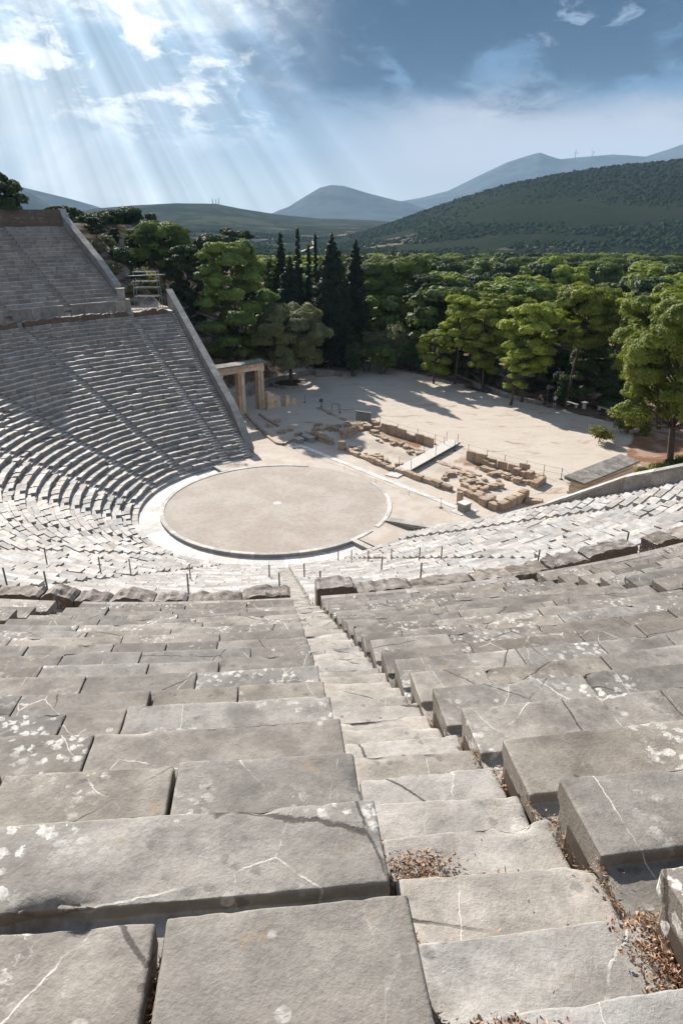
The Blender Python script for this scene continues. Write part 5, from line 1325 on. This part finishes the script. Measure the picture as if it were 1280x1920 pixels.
# ------------------------------------------------------------------ people
def person(label, loc, face, joints, shirt, group=None, h=1.72):
    """joints: name -> (x,y,z) in metres for a standing figure facing -y; the body is one skinned surface"""
    t = thing('person', label, 'person', loc, face, group)
    base = {'pelvis': (0, 0, .93), 'belly': (0, 0, 1.08), 'chest': (0, 0, 1.28), 'neck': (0, 0, 1.45), 'head': (0, -.01, 1.56), 'crown': (0, 0, 1.66),
      'shL': (-.18, 0, 1.40), 'elL': (-.24, .02, 1.13), 'wrL': (-.25, -.05, .88), 'haL': (-.25, -.07, .80), 'shR': (.18, 0, 1.40), 'elR': (.24, .02, 1.13), 'wrR': (.25, -.05, .88), 'haR': (.25, -.07, .80),
      'hiL': (-.09, 0, .90), 'knL': (-.10, -.02, .49), 'anL': (-.11, .02, .09), 'toL': (-.13, -.15, .03), 'hiR': (.09, 0, .90), 'knR': (.10, -.02, .49), 'anR': (.11, .02, .09), 'toR': (.13, -.15, .03)}
    base.update(joints)
    rad = dict(pelvis=.145, belly=.135, chest=.15, neck=.062, head=.10, crown=.085, shL=.07, elL=.045, wrL=.032, haL=.04, shR=.07, elR=.045, wrR=.032, haR=.04, hiL=.095, knL=.06, anL=.04, toL=.035, hiR=.095, knR=.06, anR=.04, toR=.035)
    E_ = [('pelvis', 'belly'), ('belly', 'chest'), ('chest', 'neck'), ('neck', 'head'), ('head', 'crown'), ('chest', 'shL'), ('shL', 'elL'), ('elL', 'wrL'), ('wrL', 'haL'), ('chest', 'shR'), ('shR', 'elR'), ('elR', 'wrR'), ('wrR', 'haR'), ('pelvis', 'hiL'), ('hiL', 'knL'), ('knL', 'anL'), ('anL', 'toL'), ('pelvis', 'hiR'), ('hiR', 'knR'), ('knR', 'anR'), ('anR', 'toR')]
    def skin(name, keys, mat, grow, cut={}):
        me = bpy.data.meshes.new(name); ks = [k_ for k_ in base if k_ in keys]; P_ = [Vector(base[k_]) for k_ in ks]
        for i, k_ in enumerate(ks):
            if k_ in cut: par, f = cut[k_]; P_[i] = Vector(base[par]).lerp(Vector(base[k_]), f)
        rr_ = [rad[k_]+grow for k_ in ks]; ed = [(ks.index(a), ks.index(b)) for a, b in E_ if a in ks and b in ks]
        if name == 'body':                # fingers and thumb rooted in each palm
            for sd in 'LR':
                ha = Vector(base['ha'+sd]); d = (ha-Vector(base['wr'+sd])).normalized(); sdv = d.cross(Vector((0, 1, 0)))
                sdv = sdv.normalized() if sdv.length > .1 else Vector((1, 0, 0)); hi = ks.index('ha'+sd)
                for fi in range(5):
                    off = sdv*(-.03+.02*fi) if fi < 4 else sdv*.05; L = (.07, .08, .075, .06, .035)[fi]
                    P_.append(ha+off+d*.03); rr_.append(.010); ed.append((hi, len(P_)-1)); P_.append(ha+off+d*(.03+L)+Vector((0, -.02, 0))); rr_.append(.008); ed.append((len(P_)-2, len(P_)-1))
        me.from_pydata([p[:] for p in P_], ed, []); o = bpy.data.objects.new(name, me); COL.objects.link(o); o.parent = t; me.materials.append(mat)
        md = o.modifiers.new('skin', 'SKIN'); md.use_smooth_shade = True
        for i, v in enumerate(me.skin_vertices[0].data): v.radius = (rr_[i], rr_[i]); v.use_root = (i == 0)
        sb = o.modifiers.new('sub', 'SUBSURF'); sb.levels = 1; sb.render_levels = 1; return o
    skin('body', list(base), M['skin'], 0)
    skin('shirt', ['belly', 'chest', 'shL', 'elL', 'shR', 'elR', 'pelvis'], shirt, .014, {'elL': ('shL', .6), 'elR': ('shR', .6)})
    skin('shorts', ['pelvis', 'hiL', 'knL', 'hiR', 'knR'], M['shorts'], .018, {'knL': ('hiL', .8), 'knR': ('hiR', .8)})
    hd = Vector(base['head']); mb = MB(); nvs = []
    for i in range(7):
        for j in range(12):
            th = math.pi*.62*i/6; f = 2*math.pi*j/12; nvs.append((hd.x+.118*math.sin(th)*math.cos(f), hd.y+.03+.125*math.sin(th)*math.sin(f), hd.z+.05+.115*math.cos(th)))
    mb.add(nvs, [(i*12+j, i*12+(j+1) % 12, (i+1)*12+(j+1) % 12, (i+1)*12+j) for i in range(6) for j in range(12)], .5, True)
    hr = mb.build('hair', M['hair'], None, (0, 0, 0)); hr.parent = t
    for nm, P0_, rr_ in (('nose', (0, -.118, .0), .016), ('eye', (-.035, -.104, .028), .011), ('eye', (.035, -.104, .028), .011), ('ear', (-.105, .0, .0), .022), ('ear', (.105, .0, .0), .022), ('mouth', (0, -.104, -.045), .014)):
        mb = MB(); c_ = hd+Vector(P0_); mb.tube([c_-Vector((0, .01, .01)), c_+Vector((0, 0, .01))], rr_, 6); f_ = mb.build(nm, M['hair' if nm == 'eye' else 'skin'], None, (0, 0, 0)); f_.parent = t
    return t
q = at(1038, 764)
person('person in pale shirt and dark shorts standing with both hands raised to the face', (q[0], q[1], 0), R(-20), {'elL': (-.33, -.16, 1.33), 'wrL': (-.13, -.25, 1.55), 'haL': (-.08, -.25, 1.60), 'elR': (.33, -.16, 1.33), 'wrR': (.13, -.25, 1.55), 'haR': (.08, -.25, 1.60), 'anL': (-.16, .02, .09), 'toL': (-.18, -.14, .03), 'anR': (.15, .02, .09), 'toR': (.18, -.14, .03)}, M['shirt'])
q = at(1012, 754)
person('person in orange top sitting on the plaza kerb beside the pine trunk', (q[0], q[1], 0), R(30), {'pelvis': (0, .1, .48), 'belly': (0, .1, .62), 'chest': (0, .05, .84), 'neck': (0, .02, 1.0), 'head': (0, -.02, 1.11), 'crown': (0, -.01, 1.21), 'shL': (-.18, .05, .95), 'elL': (-.24, 0, .7), 'wrL': (-.12, -.25, .58), 'haL': (-.08, -.32, .56), 'shR': (.18, .05, .95), 'elR': (.24, 0, .7), 'wrR': (.12, -.25, .58), 'haR': (.08, -.32, .56), 'hiL': (-.1, .05, .46), 'knL': (-.12, -.38, .50), 'anL': (-.12, -.36, .09), 'toL': (-.13, -.52, .03), 'hiR': (.1, .05, .46), 'knR': (.12, -.38, .50), 'anR': (.12, -.36, .09), 'toR': (.13, -.52, .03)}, M['orange'])

# ------------------------------------------------------------------ dry leaves in the stair corners
def litter():
    mb = MB(); rg2 = random.Random(3)
    def patch(r0, r1, p0, p1, z, n, s=.03):
        for _ in range(n):
            r = rg2.uniform(r0, r1); ph = rg2.gauss((p0+p1)/2, (p1-p0)*.28); q = rp(r, ph); zz = z+abs(rg2.gauss(0, .022))
            a = rg2.random()*6.28; L = rg2.uniform(.3, 1.0)*s*.55; w = L*rg2.uniform(.12, .6)
            if rg2.random() < .35: L *= 1.9; w = .0022
            ti = rg2.gauss(0, .55); c_, s_ = math.cos(a), math.sin(a)
            V = []
            for (u, v, k_) in ((-L, -w*.3, .006), (-L*.3, -w, 0), (L*.9, -w*.25, .008), (L*.5, w, .002), (-L*.6, w*.8, .004)):
                V.append((q[0]+u*c_-v*s_, q[1]+u*s_+v*c_, zz+k_+u*math.sin(ti)*.7))
            mb.add(V, [(0, 1, 2, 3, 4)], rg2.random())
    lf = PH-math.degrees(.5/53.5); rt = PH+math.degrees(.5/53.5)
    def tread(kk, half): return UZ0+UH*kk-.09-(UH/2 if half == 0 else 0)+lift(kk+half*.5)
    for kk in range(13, 20):
        r = UR0+UP*kk; n = 14+(kk-13)*16
        for half in (0, 1):
            ra = r+half*UP/2; z = tread(kk, half)+.006
            patch(ra+.0, ra+UP/2, rt-.05, rt+.06, z, n*2)
            patch(ra+.28, ra+UP/2, lf-.04, lf+.06, z, n)
        patch(r+.05, r+.8, lf+.1, rt-.1, tread(kk, 1)+.004, 8)
    z = tread(16, 0)+.006; patch(UR0+UP*16+.12, UR0+UP*16+.44, lf-.05, lf+.36, z, 700); patch(UR0+UP*16+.30, UR0+UP*16+.43, lf-.05, lf+.62, z, 700)
    z = tread(17, 0)+.006; patch(UR0+UP*17, UR0+UP*17+.42, rt-.16, rt+.08, z, 900)
    for kk in (9, 12, 13): patch(UR0+UP*kk, UR0+UP*kk+.35, rt-.04, rt+.0, tread(kk, 0)+.01, 30)
    r = UR0+UP*17; patch(r+.1, r+.75, 55.52, 55.60, UZ0+UH*17, 240, .025)
    r = UR0+UP*17; patch(r+.45, r+.86, lf-.02, lf+.35, tread(17, 1)+.006, 900); patch(r+.55, r+.86, lf-.02, lf+.75, tread(17, 1)+.006, 900); r = UR0+UP*18; patch(r, r+.43, lf, lf+.7, tread(18, 0)+.006, 1200)
    o = mb.build('dry_leaves', M['litter']); o['kind'] = 'stuff'; tag(o, 'drifts of dry brown leaves in the corners of the steps', 'leaves')
litter()

# ------------------------------------------------------------------ haze
def haze():
    mb = MB(); mb.box((0, 0, -60), 21000, 21000, 1010)
    m = bpy.data.materials.new('haze'); m.use_nodes = True; nt = m.node_tree; nt.nodes.clear()
    out = nt.nodes.new('ShaderNodeOutputMaterial'); v = nt.nodes.new('ShaderNodeVolumePrincipled')
    v.inputs['Color'].default_value = (.47, .72, 1.0, 1); v.inputs['Density'].default_value = 7.0e-5; v.inputs['Anisotropy'].default_value = .0
    nt.links.new(v.outputs[0], out.inputs['Volume'])
    o = mb.build('haze', m); o['kind'] = 'stuff'; tag(o, 'pale blue haze in front of the distant mountains', 'haze')
haze()
